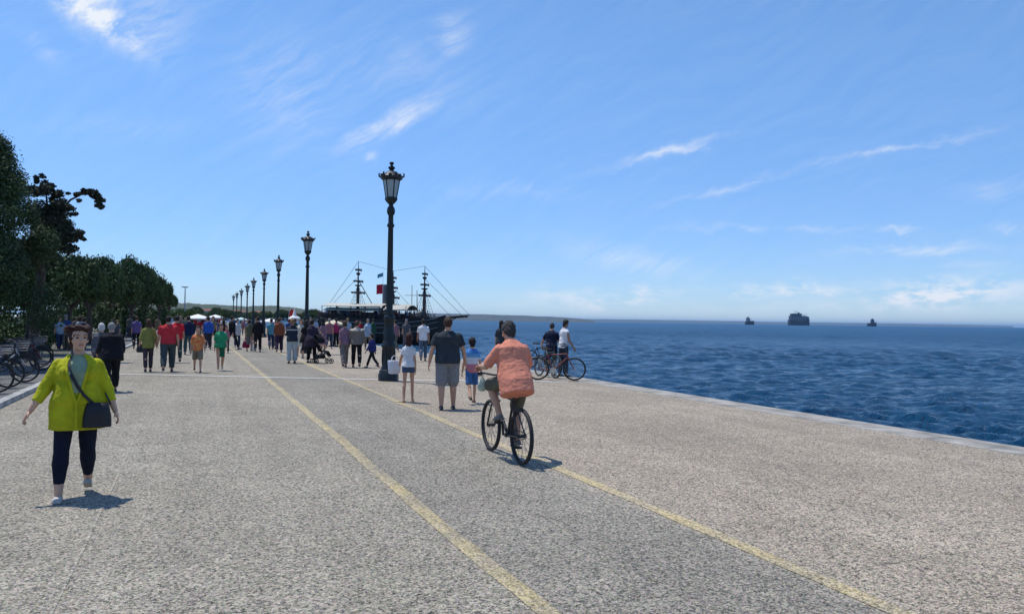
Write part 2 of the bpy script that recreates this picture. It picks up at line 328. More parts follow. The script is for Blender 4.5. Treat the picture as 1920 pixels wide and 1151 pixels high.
# ---- the sea: a displaced sheet, finer near the quay, out to the horizon
NA, NR = 760, 1000; a0, a1 = rad(-6), rad(82)
ang = np.linspace(a0, a1, NA); rr = np.concatenate([np.geomspace(9, 1200, NR), np.geomspace(1300, 40000, 40)])
RR, AA = np.meshgrid(rr, ang, indexing='ij'); X = RR*np.sin(AA); Y = RR*np.cos(AA)
dr = np.gradient(rr)[:, None]; cell = np.maximum(dr, RR*(a1-a0)/NA)
H = np.zeros_like(X); wr = np.random.default_rng(3)
for k in range(70):
    L = .30*(1.9/.30)**wr.random(); th_ = rad(205)+wr.normal()*.55; ph = wr.random()*6.28
    kx, ky = 2*pi/L*sin(th_), 2*pi/L*cos(th_)
    amp = .0130*L**.8*np.clip((L/cell-2.2)/3, 0, 1)
    warpx = .35*L*np.sin(X*.21/L*2+Y*.13/L*2+ph*3)
    q = .5+.5*np.sin(kx*(X+warpx)+ky*Y+ph); H += amp*(q**1.7*2-1)
lr = np.random.default_rng(11)
far = np.clip((RR-22)/60, 0, 1)
for k in range(40):
    L = 1.2*(9/1.2)**lr.random(); th_ = rad(200)+lr.normal()*.6; ph = lr.random()*6.28; kx, ky = 2*pi/L*sin(th_), 2*pi/L*cos(th_)
    amp = .0125*L**.62*np.clip((L/cell-2.)/2, 0, 1)*far; q = .5+.5*np.sin(kx*(X+.3*L*np.sin(Y*.2/L*3+ph))+ky*Y+ph); H += amp*(q**1.8*2-1)
gust = .75+.35*np.sin(X*.05+1.3*np.sin(Y*.031))*np.cos(Y*.043+X*.02)
H *= gust
V = np.stack([X, Y, SEA+H], -1).reshape(-1, 3); n_a = NA; nr_ = len(rr)
I, J = np.meshgrid(np.arange(nr_-1), np.arange(n_a-1), indexing='ij'); i0 = (I*n_a+J).ravel(); Fq = np.stack([i0, i0+n_a, i0+n_a+1, i0+1], -1)
keep = (X[:-1, :-1].ravel() > KOUT-1.2); Fq = Fq[keep]
m_sea, t, b = newmat('sea_water')
co = nd(t, 'ShaderNodeTexCoord').outputs['Object']
st = nd(t, 'ShaderNodeVectorMath', {0: co, 1: (1., 1., 1.)}, operation='MULTIPLY').outputs[0]
w1 = nd(t, 'ShaderNodeTexNoise', {'Vector': st, 'Scale': 5.5, 'Detail': 5., 'Roughness': .68}).outputs['Fac']
w2 = nd(t, 'ShaderNodeTexNoise', {'Vector': st, 'Scale': 1.3, 'Detail': 4., 'Roughness': .6}).outputs['Fac']
w3 = nd(t, 'ShaderNodeTexNoise', {'Vector': st, 'Scale': .02, 'Detail': 5., 'Roughness': .6}).outputs['Fac']
h = mth(t, 'ADD', mth(t, 'MULTIPLY', w1, .32), mth(t, 'ADD', mth(t, 'MULTIPLY', w2, .8), mth(t, 'MULTIPLY', nd(t, 'ShaderNodeTexNoise', {'Vector': st, 'Scale': .28, 'Detail': 4.}).outputs['Fac'], 1.4)))
bp = nd(t, 'ShaderNodeBump', {'Height': h, 'Strength': 1., 'Distance': .8}); t.links.new(bp.outputs[0], b.inputs['Normal'])
cc = mixrgb(t, nd(t, 'ShaderNodeMapRange', {'Value': w3, 'From Min': .35, 'From Max': .65}).outputs[0], (.006, .060, .135, 1), (.007, .070, .155, 1))
t.links.new(cc, b.inputs['Base Color']); ln_ = nd(t, 'ShaderNodeVectorMath', {0: co}, operation='LENGTH').outputs['Value']; t.links.new(nd(t, 'ShaderNodeMapRange', {'Value': ln_, 'From Min': 15., 'From Max': 220., 'To Min': .10, 'To Max': .42}).outputs[0], b.inputs['Roughness']); b.inputs['IOR'].default_value = 1.333; b.inputs['Specular IOR Level'].default_value = .42
sea = link('sea', npmesh('sea', V, Fq), m_sea); sea['kind'] = 'structure'
# ---- land beyond: wooded hill behind the park, low far shores across the bay
def ridge(name, pts, thick, m, base=SEA-1, n=160, rough=.12):
    """pts: (photo column, top row, depth) along the crest; real relief running back from the shore"""
    rows = []; 
    for i in range(n+1):
        s = i/n*(len(pts)-1); k = min(int(s), len(pts)-2); f = s-k; x, y, d = [pts[k][q]*(1-f)+pts[k+1][q]*f for q in range(3)]
        r = ray(x, y); kk = d/(r.x*F0.x+r.y*F0.y); top = EYE+r.z*kk; hz = Vector((r.x, r.y, 0)).normalized(); p = Vector((r.x*kk, r.y*kk, 0))
        top = base+(top-base)*(1+rough*mnoise.fractal(Vector((i*.21, d*.01, 0)), .8, 2, 4))
        col = []
        for j, (u, hh) in enumerate(((-1, 0), (-.98, .04), (-.75, .35), (-.45, .62), (-.2, .85), (0, 1), (.3, .95), (.7, .6), (1, 0))):
            q = p+hz*u*thick; z = base+(top-base)*hh*(1+(.12*mnoise.noise(Vector((i*.5, j*1.3, 3))) if 1 < j < 5 else 0)); col.append((q.x, q.y, z))
        rows.append(col)
    o = struct(name, MB().rings(rows, cap=False) if False else _sheet(rows), m, True); return o
def _sheet(rows):
    n = len(rows[0]); b = MB(); b.add([p for r in rows for p in r], [(i*n+j, i*n+j+1, (i+1)*n+j+1, (i+1)*n+j) for i in range(len(rows)-1) for j in range(n-1)]); return b
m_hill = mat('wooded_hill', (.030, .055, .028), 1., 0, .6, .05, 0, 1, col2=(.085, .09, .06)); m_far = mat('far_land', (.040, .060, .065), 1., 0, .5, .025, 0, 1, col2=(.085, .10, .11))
ridge('far_headland', [(560, 588, 4200), (620, 586, 4100), (760, 587, 4000), (840, 588, 3900), (900, 589, 3800), (960, 591, 3700), (1040, 594, 3500), (1090, 597.5, 3300), (1115, 601.5, 3200)], 260, m_far, rough=.04)
ridge('far_shore', [(1000, 597, 11000), (1180, 599, 11500), (1320, 601, 12000), (1450, 603.5, 12500), (1560, 605, 13000), (1680, 606.5, 13000), (1800, 608.5, 13500), (1900, 611, 14000)], 600, m_far, rough=.03)
ridge('wooded_hill', [(150, 566, 1500), (300, 566, 1400), (360, 569, 1250), (400, 571, 1150), (450, 574, 1050), (500, 573, 1000), (540, 575, 950), (580, 581, 900), (610, 588, 860), (640, 594, 830), (665, 600, 800)], 180, m_hill, rough=.05)
# ================================================================== BICYCLE
def make_bike(label, loc, rz, paint, group=None, crank=.6, basket=False, metal=None, tilt=0., simple=False, bagged=False):
    R = .335; WB = 1.05; STEEL = metal or globals()['STEEL']
    root = thing('bicycle', label, 'bicycle', loc, rz, group)
    root.rotation_euler = (0, tilt, rz)
    for wy in (0, WB):
        mb = MB(); ring = [(0, wy+cos(2*pi*k/36)*(R-.035), R+sin(2*pi*k/36)*(R-.035)) for k in range(36)]
        mb.tube(ring, .011, 6, closed=True); mb.cone((-.05, wy, R), (.05, wy, R), .02, .02, 10)
        wh = mb.build('wheel', STEEL, root)
        mb = MB(); mb.tube([(0, wy+cos(2*pi*k/36)*(R-.021), R+sin(2*pi*k/36)*(R-.025)) for k in range(36)], .025, 8, closed=True); mb.build('tyre', BLACK, wh)
        mb = MB()
        for k in range(20):
            a = 2*pi*k/20; s = .022 if k % 2 else -.022; mb.cone((s, wy, R), (0, wy+cos(a)*(R-.04), R+sin(a)*(R-.04)), .0022, .0022, 4)
        mb.build('spokes', STEEL, wh)
        mb = MB()
        if not simple:
            a_ = [(-.2+k*.16) for k in range(13)] if wy == 0 else [(.5+k*.16) for k in range(11)]
            mb.tube([(0, wy+cos(a+.3)*(R+.018), R+sin(a+.3)*(R+.018)) for a in a_], .014, 6); mb.build('mudguard', BLKP, root)
    BBp = Vector((0, .44, .29)); ST = Vector((0, .27, .76)); HT = Vector((0, .83, .80)); HB = Vector((0, .87, .68)); SP = Vector((0, .24, .87))
    mb = MB(); mb.cone(BBp, ST, .017, .016, 10); mb.cone(ST-Vector((0, 0, .03)), HT-Vector((0, 0, .03)), .016, .016, 10); mb.cone(BBp, HB, .021, .02, 10); mb.cone(HT, HB, .021, .021, 10)
    for s in (-1, 1):
        mb.cone((s*.05, 0, R), (s*.02, .42, .29), .010, .011, 8); mb.cone((s*.05, 0, R), (s*.015, .27, .72), .009, .009, 8)
    mb.cone((-.04, .44, .29), (.04, .44, .29), .025, .025, 10); mb.build('frame', paint, root)
    mb = MB()
    for s in (-1, 1): mb.tube([(s*.03, .88, .66), (s*.055, .90, .60), (s*.055, .98, .45), (s*.052, WB, R)], .013, 8)
    mb.cone((-.06, .88, .665), (.06, .88, .665), .016, .016, 8); mb.build('fork', paint, root)
    mb = MB(); mb.tube([HT, (0, .815, .92), (0, .845, 1.0)], .016, 8); hbw = .30
    mb.tube([(-hbw, .70, 1.03), (-.20, .80, 1.03), (-.05, .845, 1.0), (.05, .845, 1.0), (.20, .80, 1.03), (hbw, .70, 1.03)], .012, 8)
    hb = mb.build('handlebar', BLKP, root)
    for s in (-1, 1):
        MB().tube([(s*.235, .77, 1.03), (s*(hbw+.005), .695, 1.03)], .019, 8).build('grip', BLACK, hb)
        MB().tube([(s*.20, .83, 1.015), (s*.27, .79, .995)], .007, 6).build('brake_lever', STEEL, hb)
    mb = MB(); mb.cone(ST-Vector((0, 0, .05)), SP, .013, .013, 8)
    mb.build('seat_post', STEEL, root)
    mb = MB(); L = []
    for y, wd, z in ((.12, .05, .895), (.14, .085, .91), (.20, .085, .905), (.28, .045, .90), (.36, .025, .90), (.40, .015, .893)):
        L.append([(wd*cos(2*pi*k/12), y, z+(.022 if sin(2*pi*k/12) > 0 else .035)*sin(2*pi*k/12)) for k in range(12)])
    mb.rings(L).build('saddle', BLACK, root)
    mb = MB(); mb.lathe([(.075, -.003), (.085, -.003), (.085, .003), (.075, .003)], 24)
    rot = Matrix.Rotation(pi/2, 3, 'Y'); mb.v = [tuple(rot @ Vector(v)+Vector((.055, .44, .29))) for v in mb.v]
    ca, sa = cos(crank), sin(crank)
    for s in (-1, 1): mb.bar((s*.06, .44, .29), (s*.085, .44+s*.165*ca, .29+s*.165*sa), .012, .026, (1, 0, 0))
    cr = mb.build('crankset', STEEL, root)
    mb = MB(); mb.tube([(.055, .44, .375), (.055, 0, R+.03), (.055, -.03, R), (.055, 0, R-.03), (.055, .44, .205)], .005, 5); mb.build('chain', BLACK, root)
    for s in (-1, 1): MB().box((s*.135, .44+s*.165*ca, .29+s*.165*sa), (.045, .045, .012)).build('pedal', BLACK, cr)
    if not simple:
        mb = MB()
        for s in (-1, 1): mb.tube([(s*.06, .22, .72), (s*.06, -.18, .72)], .007, 6); mb.tube([(s*.05, 0, R), (s*.06, -.12, .72)], .006, 6)
        for k in range(4): mb.tube([(-.06, .1-.09*k, .72), (.06, .1-.09*k, .72)], .006, 6)
        mb.build('luggage_rack', STEEL, root)
        MB().ell((0, -.19, .66), (.03, .015, .022)).build('rear_reflector', mat('red_reflector', (.35, .02, .02), .3), root)
    if basket:
        mb = MB()
        for z, q in ((.80, .8), (.86, .87), (.92, .93), (.98, 1.)):
            mb.tube([(.16*q*sx, 1.0+.12*q*sy, z) for sx, sy in ((-1, -1), (1, -1), (1, 1), (-1, 1))], .006, 5, closed=True)
        for k in range(9):
            u = -1+k/4
            for sy in (-1, 1): mb.cone((.128*u, 1.0+.096*sy, .80), (.16*u, 1.0+.12*sy, .98), .003, .003, 4)
        mb.box((0, 1.0, .80), (.125, .093, .004)); mb.build('basket', STEEL, root)
    return root
# ================================================================== PEOPLE
def V3(*a): return Vector(a)
def person(label, loc, rz, H=1.72, W=1., sex='m', kid=False, belly=0., leg=None, arm=None, lean=0., headyaw=0., headpitch=0.,
           top=None, bottom=None, shoes=None, hair=('short', H_DK), skin=None, lod=1, zlift=None, socks=None, group=None, side=0., name='person', cat='person', headscale=1., noshadowface=False, elbows=None, face=False):
    """facing +Y.  leg/arm = {+1: (swing, spread, bend), -1: ...} degrees; +1 is the person's right"""
    skin = skin or SK; vox = {0: .0062, 1: .010, 2: .020, 3: .03}[lod]; nseg = {0: 16, 1: 14, 2: 10, 3: 8}[lod]
    s = H/1.75; root = thing(name, label, cat, loc, rz, group)
    leg = leg or {1: (12, 3, 4), -1: (-14, 3, 14)}; arm = arm or {1: (-12, 9, 12), -1: (14, 9, 18)}
    fem = sex == 'f'; hs = headscale*(1.17 if kid else 1.)
    sw = (.158 if fem else .178)*W*(.93 if kid else 1); T = Matrix.Translation((0, 0, .95)) @ Matrix.Rotation(rad(side), 4, 'Y') @ Matrix.Rotation(-rad(lean), 4, 'X') @ Matrix.Translation((0, 0, -.95))
    if fem: prof = [(.80, .10, .085, 0), (.86, .158, .115, -.01), (.93, .178, .122, -.012), (1.0, .165, .11, 0), (1.10, .128, .092, .006), (1.20, .138, .105, .01), (1.28, .152, .118, .016), (1.36, .148, .10, .005), (1.415, .110, .08, -.005), (1.45, .085, .062, -.008), (1.49, .05, .05, -.006), (1.58, .046, .05, .012)]
    else: prof = [(.80, .10, .085, 0), (.86, .148, .11, -.008), (.93, .162, .118, -.01), (1.0, .16, .112, 0), (1.10, .148, .10, .008), (1.20, .158, .11, .008), (1.28, .175, .12, .008), (1.36, .182, .112, 0), (1.415, .150, .088, -.006), (1.45, .10, .07, -.008), (1.49, .056, .056, -.006), (1.58, .054, .056, .012)]
    def wf(z): return W if z < 1.44 else 1+(W-1)*.35
    def ring(z, hw, hd, y, inf=0., infd=None):
        k = wf(z); bl = belly*math.exp(-((z-1.08)/.14)**2); hw2 = hw*k+inf+bl*.5; hd2 = hd*(k**.8)+(inf if infd is None else infd)+bl*.55; yy = y+bl*.45
        M = T if z > .95 else Matrix.Identity(4)
        return [M @ V3(hw2*math.copysign(abs(cos(a))**.86, cos(a)), yy+hd2*math.copysign(abs(sin(a))**.92, sin(a)), z) for a in [2*pi*k2/20 for k2 in range(20)]]
    def at_z(z):
        for i in range(len(prof)-1):
            if prof[i][0] <= z <= prof[i+1][0]:
                f = (z-prof[i][0])/(prof[i+1][0]-prof[i][0]); return tuple(prof[i][k]*(1-f)+prof[i+1][k]*f for k in range(4))
        return (z,)+(prof[0][1:] if z < prof[0][0] else prof[-1][1:])
    def sd(sdn, a, b_): a, b_ = rad(a), rad(b_); return V3(sdn*sin(b_), sin(a)*cos(b_), -cos(a)*cos(b_))
    J = {}
    for q in (1, -1):
        a = leg[q]; hip = V3(q*.088*W**.6, 0, .91); d1 = sd(q, a[0], a[1]); kn = hip+d1*.43; d2 = sd(q, a[0]-a[2], a[1]*.4 if len(a) < 5 else a[4]); an = kn+d2*.415
        J['leg', q] = (hip, kn, an, a[3] if len(a) > 3 else 0.)
        a = arm[q]; sh = T @ V3(q*sw*(.90 if fem else .95), -.005, 1.352 if fem else 1.366); Tr = T.to_3x3()
        d1 = Tr @ sd(q, a[0], a[1]); el = sh+d1*.28; d2 = Tr @ sd(q, a[0]+a[2], a[3] if len(a) > 3 else a[1]*.5); wr = el+d2*.245
        J['arm', q] = (sh, el, wr, d2)
    # explicit wrist targets (two-bone solve), given in metres of the final figure
    for q, tgt in (elbows or {}).items():
        sh = J['arm', q][0]; wr = V3(*tgt)/s; d = wr-sh; L = min(d.length, .52); dn = d.normalized(); wr = sh+dn*L
        a = (L*L+.28**2-.245**2)/(2*L); hgt = math.sqrt(max(.28**2-a*a, 0)); pole = V3(q*.45, -.3, -.7); pole = (pole-dn*pole.dot(dn)).normalized()
        el = sh+dn*a+pole*hgt; J['arm', q] = (sh, el, wr, (wr-el).normalized())
    feetz = min(min(J['leg', q][2].z-.075 - (.05 if J['leg', q][3] > 5 else 0) for q in (1, -1)), 9)
    dz = -feetz if zlift is None else zlift/s
    if kid: pass
    b = MB(); rg = [ring(*p) for p in prof]; b.rings(rg)
    if fem and not kid:
        for q in (1, -1): b.ell(T @ V3(q*.07*W, .085*W, 1.27), (.062*W, .055*W, .06*W), None, 10, 6)
    Hc = T @ V3(0, .026, 1.618+(.02 if kid else 0)); neck = T @ V3(0, .0, 1.50)
    HR = T.to_3x3() @ Matrix.Rotation(rad(headyaw), 3, 'Z') @ Matrix.Rotation(-rad(headpitch-lean*.75), 3, 'X')
    def hp(x, y, z): return Hc+HR @ (V3(x, y, z)*hs)
    b.cone(neck, Hc-V3(0, 0, .03), .052, .05, nseg)
    b.ell(hp(0, -.008, .03), (.074*hs, .092*hs, .088*hs), HR, 16, 12); b.ell(hp(0, .028, -.045), (.052*hs, .056*hs, .062*hs), HR, 14, 10); b.ell(hp(0, .022, -.01), (.062*hs, .066*hs, .07*hs), HR, 14, 10)
    b.ell(hp(0, .066, -.088), (.022*hs, .018*hs, .018*hs), HR, 8, 6)
    if lod <= 1:
        b.cone(hp(0, .082, .012), hp(0, .108, -.022), .008*hs, .015*hs, 8); b.ell(hp(0, .102, -.024), (.016*hs, .014*hs, .010*hs), HR, 8, 6)
        b.ell(hp(0, .078, .034), (.05*hs, .014*hs, .010*hs), HR, 10, 6); b.ell(hp(0, .082, -.055), (.024*hs, .011*hs, .010*hs), HR, 8, 6)
        for q in (1, -1): b.ell(hp(q*.076, -.006, -.004), (.010*hs, .019*hs, .032*hs), HR, 8, 6); b.ell(hp(q*.042, .06, -.022), (.02*hs, .02*hs, .02*hs), HR, 8, 6)
    lw = W**.75*(.9 if kid else 1)
    for q in (1, -1):
        hip, kn, an, fp = J['leg', q]
        b.cone(hip+V3(0, 0, .03), kn, .088*lw, .056*lw, nseg); b.ell(hip, .09*lw, None, nseg, 8); b.ell(kn, .056*lw, None, nseg, 8)
        d = (an-kn).normalized(); bk = d.cross(V3(1, 0, 0)).normalized(); bk = bk if bk.y < 0 else -bk; cal = kn+(an-kn)*.3+bk*.014
        b.cone(kn, cal, .053*lw, .056*lw, nseg); b.ell(cal, (.056*lw, .056*lw, .09), None, nseg, 8); b.cone(cal, an, .056*lw, .034*lw, nseg); b.ell(an, .035*lw, None, nseg, 6)
        fr = Matrix.Rotation(-rad(fp), 3, 'X'); b.cone(an, an+fr @ V3(0, -.01, -.045), .036, .036, nseg); b.ell(an+fr @ V3(0, .05, -.05), (.04, .105, .026), fr, 12, 6)
        sh, el, wr, dd = J['arm', q]
        b.ell(sh, .052*W**.5, None, nseg, 8); b.cone(sh, el, .051*W**.7, .038*W**.5, nseg); b.ell(el, .039*W**.5, None, nseg, 6); b.cone(el, el+(wr-el)*.3, .038, .040*W**.4, nseg); b.cone(el+(wr-el)*.3, wr, .040*W**.4, .026, nseg); b.ell(wr, .027, None, 10, 6)
        # hand
        D = dd; N = V3(-q, 0, 0); grip = (elbows and q in elbows)
        if grip: N = V3(0, 0, -1); D = (D*.35+V3(0, .9, -.25)).normalized()
        N = (N-D*N.dot(D)).normalized(); Wd = D.cross(N)
        Wd = Wd if (Wd.y > 0 or (grip and Wd.x*q < 0)) else -Wd
        if grip and Wd.x*q > 0: Wd = -Wd
        hsz = .88 if (fem or kid) else 1.
        pr = Matrix((Wd, N, D)).transposed(); b.ell(wr+D*.045*hsz, (.042*hsz, .017, .052*hsz), pr, 12, 8)
        if lod <= 1:
            for i, (o, L) in enumerate(((.030, .072), (.010, .080), (-.010, .075), (-.029, .060))):
                p = wr+D*(.085*hsz)+Wd*o*hsz; ang_ = rad(62 if grip else (14+6*i)); a_ = ang_*.5; rr_ = [.0092, .0088, .0082, .007] if lod == 0 else [.0105, .010, .0095, .0085]
                p0 = wr+D*.04*hsz+Wd*o*.85*hsz; b.cone(p0, p, rr_[0], rr_[0], 8)
                for jn in range(3):
                    dv = D*cos(a_)+N*sin(a_)+Wd*(o*1.6); p2 = p+dv.normalized()*L*hsz*(.42, .33, .25)[jn]; b.cone(p, p2, rr_[jn], rr_[jn+1], 8); b.ell(p2, rr_[jn+1], None, 8, 6); p = p2; a_ += ang_
            p = wr+D*.022*hsz+Wd*.024*hsz; p2 = p+(D*.55+Wd*.62+N*.35).normalized()*.042*hsz; p3 = p2+(D*.85+Wd*.2+N*.4).normalized()*.032*hsz
            b.cone(p, p2, .0135, .011, 8); b.ell(p2, .011, None, 8, 6); b.cone(p2, p3, .0105, .009, 8); b.ell(p3, .009, None, 8, 6)
    S = Matrix.Translation((0, 0, dz*s)) @ Matrix.Scale(s, 4)
    def fin(mb, nm, m, vx, sm=2, wr_=0., ws=14., stt=(1, 1, 1)):
        me = remesh(mb, nm, vx, sm, wr_, ws, stt); me.transform(S); o = link(nm, me, m, root); return o
    fin(b, 'body', skin, vox, 1 if lod == 0 else 2)
    gv = {0: .009, 1: .012, 2: .02, 3: .03}[lod]; wrk = {0: .0042, 1: .006, 2: .004, 3: 0}[lod]
    # --- bottom
    btm = bottom or dict(m=cloth((.03, .035, .05)), kind='trousers')
    kd = btm['kind']; inf = max(btm.get('inf', .016), .007 if lod == 0 else .013); g = MB()
    if kd == 'skirt':
        z1 = btm.get('len', .55); g.rings([ring(z, *at_z(z)[1:], inf=inf+(1.0-z)*btm.get('flare', .12)) for z in (z1, z1+.12, .80, .9, 1.0, 1.06)])
    else:
        fr = btm.get('len', 1.9)     # 1 = knee, 2 = ankle
        g.rings([ring(z, *at_z(z)[1:], inf=inf*.8) for z in (.80, .86, .93, 1.0, 1.05)])
        for q in (1, -1):
            hip, kn, an, fp = J['leg', q]; f1 = min(fr, 1.); kp = hip+(kn-hip)*f1; fl = btm.get('flare', 1.)
            r1 = (.088*(1-f1)+.058*f1)*lw+inf*fl; g.ell(hip, .088*lw+inf, None, nseg, 8); g.cone(hip+V3(0, 0, .03), kp, .088*lw+inf, r1, nseg+2)
            if fr > 1:
                f2 = fr-1; ap = kn+(an-kn)*f2; g.ell(kn, .057*lw+inf, None, nseg, 8); r2 = btm.get('cuff', .045)+inf
                m_ = kn+(ap-kn)*.4; g.cone(kn, m_, .057*lw+inf, .062*lw+inf*.8, nseg+2); g.cone(m_, ap, .062*lw+inf*.8, r2, nseg+2)
    fin(g, btm.get('name', {'skirt': 'skirt', 'shorts': 'shorts'}.get(kd, 'trousers')), btm['m'], gv, 2, wrk, 13., (1.3, 1.3, .8))
    # --- top
    tp = top or dict(m=cloth((.3, .05, .05)))
    inf = tp.get('inf', .018); hem = tp.get('hem', .86); g = MB(); zs = [z for z in (hem, .93, 1.0, 1.06, 1.12, 1.2, 1.28, 1.36, 1.415, 1.45, tp.get('neck', 1.475)) if z >= hem]
    flare = tp.get('flare', .0)
    def topring(z, extra=0.):
        _, hw, hd, y = at_z(max(z, .90)); hw = max(hw, .15 if z < 1.3 and not fem else 0)
        k = inf+extra+flare*max(0, 1.15-z)/.3 if z < 1.4 else inf*.45+extra
        M = T
        r_ = ring(max(z, .951), hw, hd+(.02 if z < 1.2 else 0), y, inf=k) if z > .95 else [T @ p for p in ring(z, hw, hd+.02, y, inf=k)]
        return r_
    g.rings([topring(z) for z in zs])
    if fem and not kid:
        for q in (1, -1): g.ell(T @ V3(q*.07*W, .088*W, 1.27), (.066*W+inf*.5, .058*W+inf*.5, .065*W+inf*.5), None, 12, 8)
    sl = tp.get('sleeve', .62); si = tp.get('sinf', .016)
    for q in (1, -1):
        sh, el, wr, dd = J['arm', q]
        if sl <= 0: continue
        f1 = min(sl, 1.); p1 = sh+(el-sh)*f1; r0 = .049*W**.45+si*.8; r1 = (.051*(1-f1)+.040*f1)*W**.6+si*1.15
        g.ell(sh+V3(-q*.006, 0, -.002), r0*1.03, None, nseg, 8); g.cone(sh, p1, r0*.97, r1, nseg+2)
        if sl > 1: f2 = sl-1; g.ell(el, .040*W**.6+si, None, nseg, 8); g.cone(el, el+(wr-el)*f2, .041*W**.6+si, (.028+.010*(1-f2))+si, nseg+2)
    fin(g, tp.get('name', 'shirt'), tp['m'], gv, 2, wrk*1.25, 11., (1., 1., 1.7))
    # --- shoes
    sm_ = shoes or BLKP
    for q in (1, -1):
        hip, kn, an, fp = J['leg', q]; fr = Matrix.Rotation(-rad(fp), 3, 'X'); g = MB()
        g.ell(an+fr @ V3(0, -.02, -.045), (.041, .05, .038), fr, 12, 8); g.ell(an+fr @ V3(0, .06, -.05), (.047, .115, .030), fr, 12, 8); g.ell(an+fr @ V3(0, .115, -.053), (.044, .055, .026), fr, 12, 8)
        g.box(an+fr @ V3(0, .045, -.066), (.040, .125, .010), fr)
        fin(g, 'shoe', sm_, max(gv*.9, .009), 1)
    if socks:
        g = MB()
        for q in (1, -1): hip, kn, an, fp = J['leg', q]; g.cone(kn+(an-kn)*.78, an+V3(0, 0, -.04), .042*lw, .042, 12)
        fin(g, 'socks', socks, gv, 1)
    # --- hair
    hk, hm = hair
    if hk != 'bald':
        g = MB(); HH = HR
        if hk == 'cap':
            g.ell(hp(0, -.006, .045), (.083*hs, .10*hs, .078*hs), HH, 14, 10); g.ell(hp(0, .10, .05), (.06*hs, .055*hs, .008*hs), HH, 12, 6)
        else:
            g.ell(hp(0, -.016, .038), (.079*hs, .094*hs, .089*hs), HH, 16, 10); g.ell(hp(0, -.042, -.012), (.073*hs, .062*hs, .080*hs), HH, 14, 8); g.ell(hp(0, -.044, -.072), (.056*hs, .038*hs, .045*hs), HH, 10, 6)
            for q in (1, -1): g.ell(hp(q*.068, -.012, .02), (.018*hs, .045*hs, .045*hs), HH, 8, 6)
            g.ell(hp(0, .035, .092), (.058*hs, .05*hs, .03*hs), HH, 10, 6)
            if hk == 'short':
                for k in range(14): a = k*2.4; r = .03+.014*(k % 3); g.ell(hp(r*cos(a), -.02+r*1.1*sin(a), .088+.012*cos(k*1.7)-.02*(k % 3)), (.026*hs, .03*hs, .02*hs), HH, 8, 6)
            if hk == 'tousled':
                for k in range(16):
                    a = k*2.4; r = .055+.02*(k % 3); g.ell(hp(r*cos(a), -.02+r*1.15*sin(a), .085+.02*cos(k*1.7)), (.03*hs, .03*hs, .026*hs), HH, 8, 6)
            if hk in ('long', 'bob'):
                L = .27 if hk == 'long' else .12
                g.rings([[hp(0, -.055, .02)*0+Hc+HH @ (V3(0, -.055-.018*f, .02)*hs)+V3(0, 0, -L*f*1.0)+HH @ V3(wd*cos(a), dp*sin(a), 0) for a in [2*pi*k/14 for k in range(14)]] for f, wd, dp in ((0, .078, .05), (.35, .088, .05), (.7, .085, .042), (1, .05, .026))])
            if hk == 'ponytail': g.tube([hp(0, -.09, .05), hp(0, -.14, .03), hp(.01, -.15, -.06), hp(.015, -.13, -.17), hp(.01, -.12, -.26)], [.03, .04, .042, .034, .014], 10)
            if hk == 'bun': g.ell(hp(0, -.10, .06), .042*hs, None, 10, 8)
        fin(g, 'cap' if hk == 'cap' else 'hair', hm, {0: .007, 1: .009, 2: .016, 3: .022}[lod], 1, {0: .010, 1: .006, 2: .003, 3: 0}[lod] if hk != 'cap' else 0, 34.)
    if face:
        for q in (1, -1):
            e = MB(); e.ell(hp(q*.030, .077, .010), (.0135*hs, .010*hs, .0075*hs), HR, 10, 8); e.v = [tuple(S @ V3(*p)) for p in e.v]; e.build('eye', FACE_D, root)
            e = MB(); e.tube([hp(q*.014, .090, .030), hp(q*.032, .086, .036), hp(q*.050, .072, .030)], [.003, .0042, .002], 6); e.v = [tuple(S @ V3(*p)) for p in e.v]; e.build('eyebrow', hm, root)
        e = MB(); e.ell(hp(0, .089, -.054), (.023*hs, .008*hs, .0065*hs), HR, 10, 6); e.v = [tuple(S @ V3(*p)) for p in e.v]; e.build('lips', FACE_L, root)
    J['S'] = S; J['T'] = T; J['H'] = Hc; J['ring'] = lambda z, inf: [S @ p for p in topring(z, inf)]; J['hp'] = lambda x, y, z: S @ hp(x, y, z)
    return root, J
FACE_D = mat('dark_eye', (.03, .02, .018), .25); FACE_L = mat('lips', (.36, .10, .09), .5)
def facing(px, deg=0):       # heading that looks at the camera from photo column px, turned deg to the person's left
    r = ray(px, 600); return math.atan2(r.x, -r.y)+0*pi+rad(deg) if False else math.atan2(-(-r.x), (-r.y))+rad(deg)
def head_to(vx, vy): return math.atan2(-vx, vy)    # heading of +Y turned to (vx, vy)
def toward_cam(px, deg=0): r = ray(px, 600); return head_to(-r.x, -r.y)+rad(deg)
def away(px, deg=0): r = ray(px, 600); return head_to(r.x, r.y)+rad(deg)
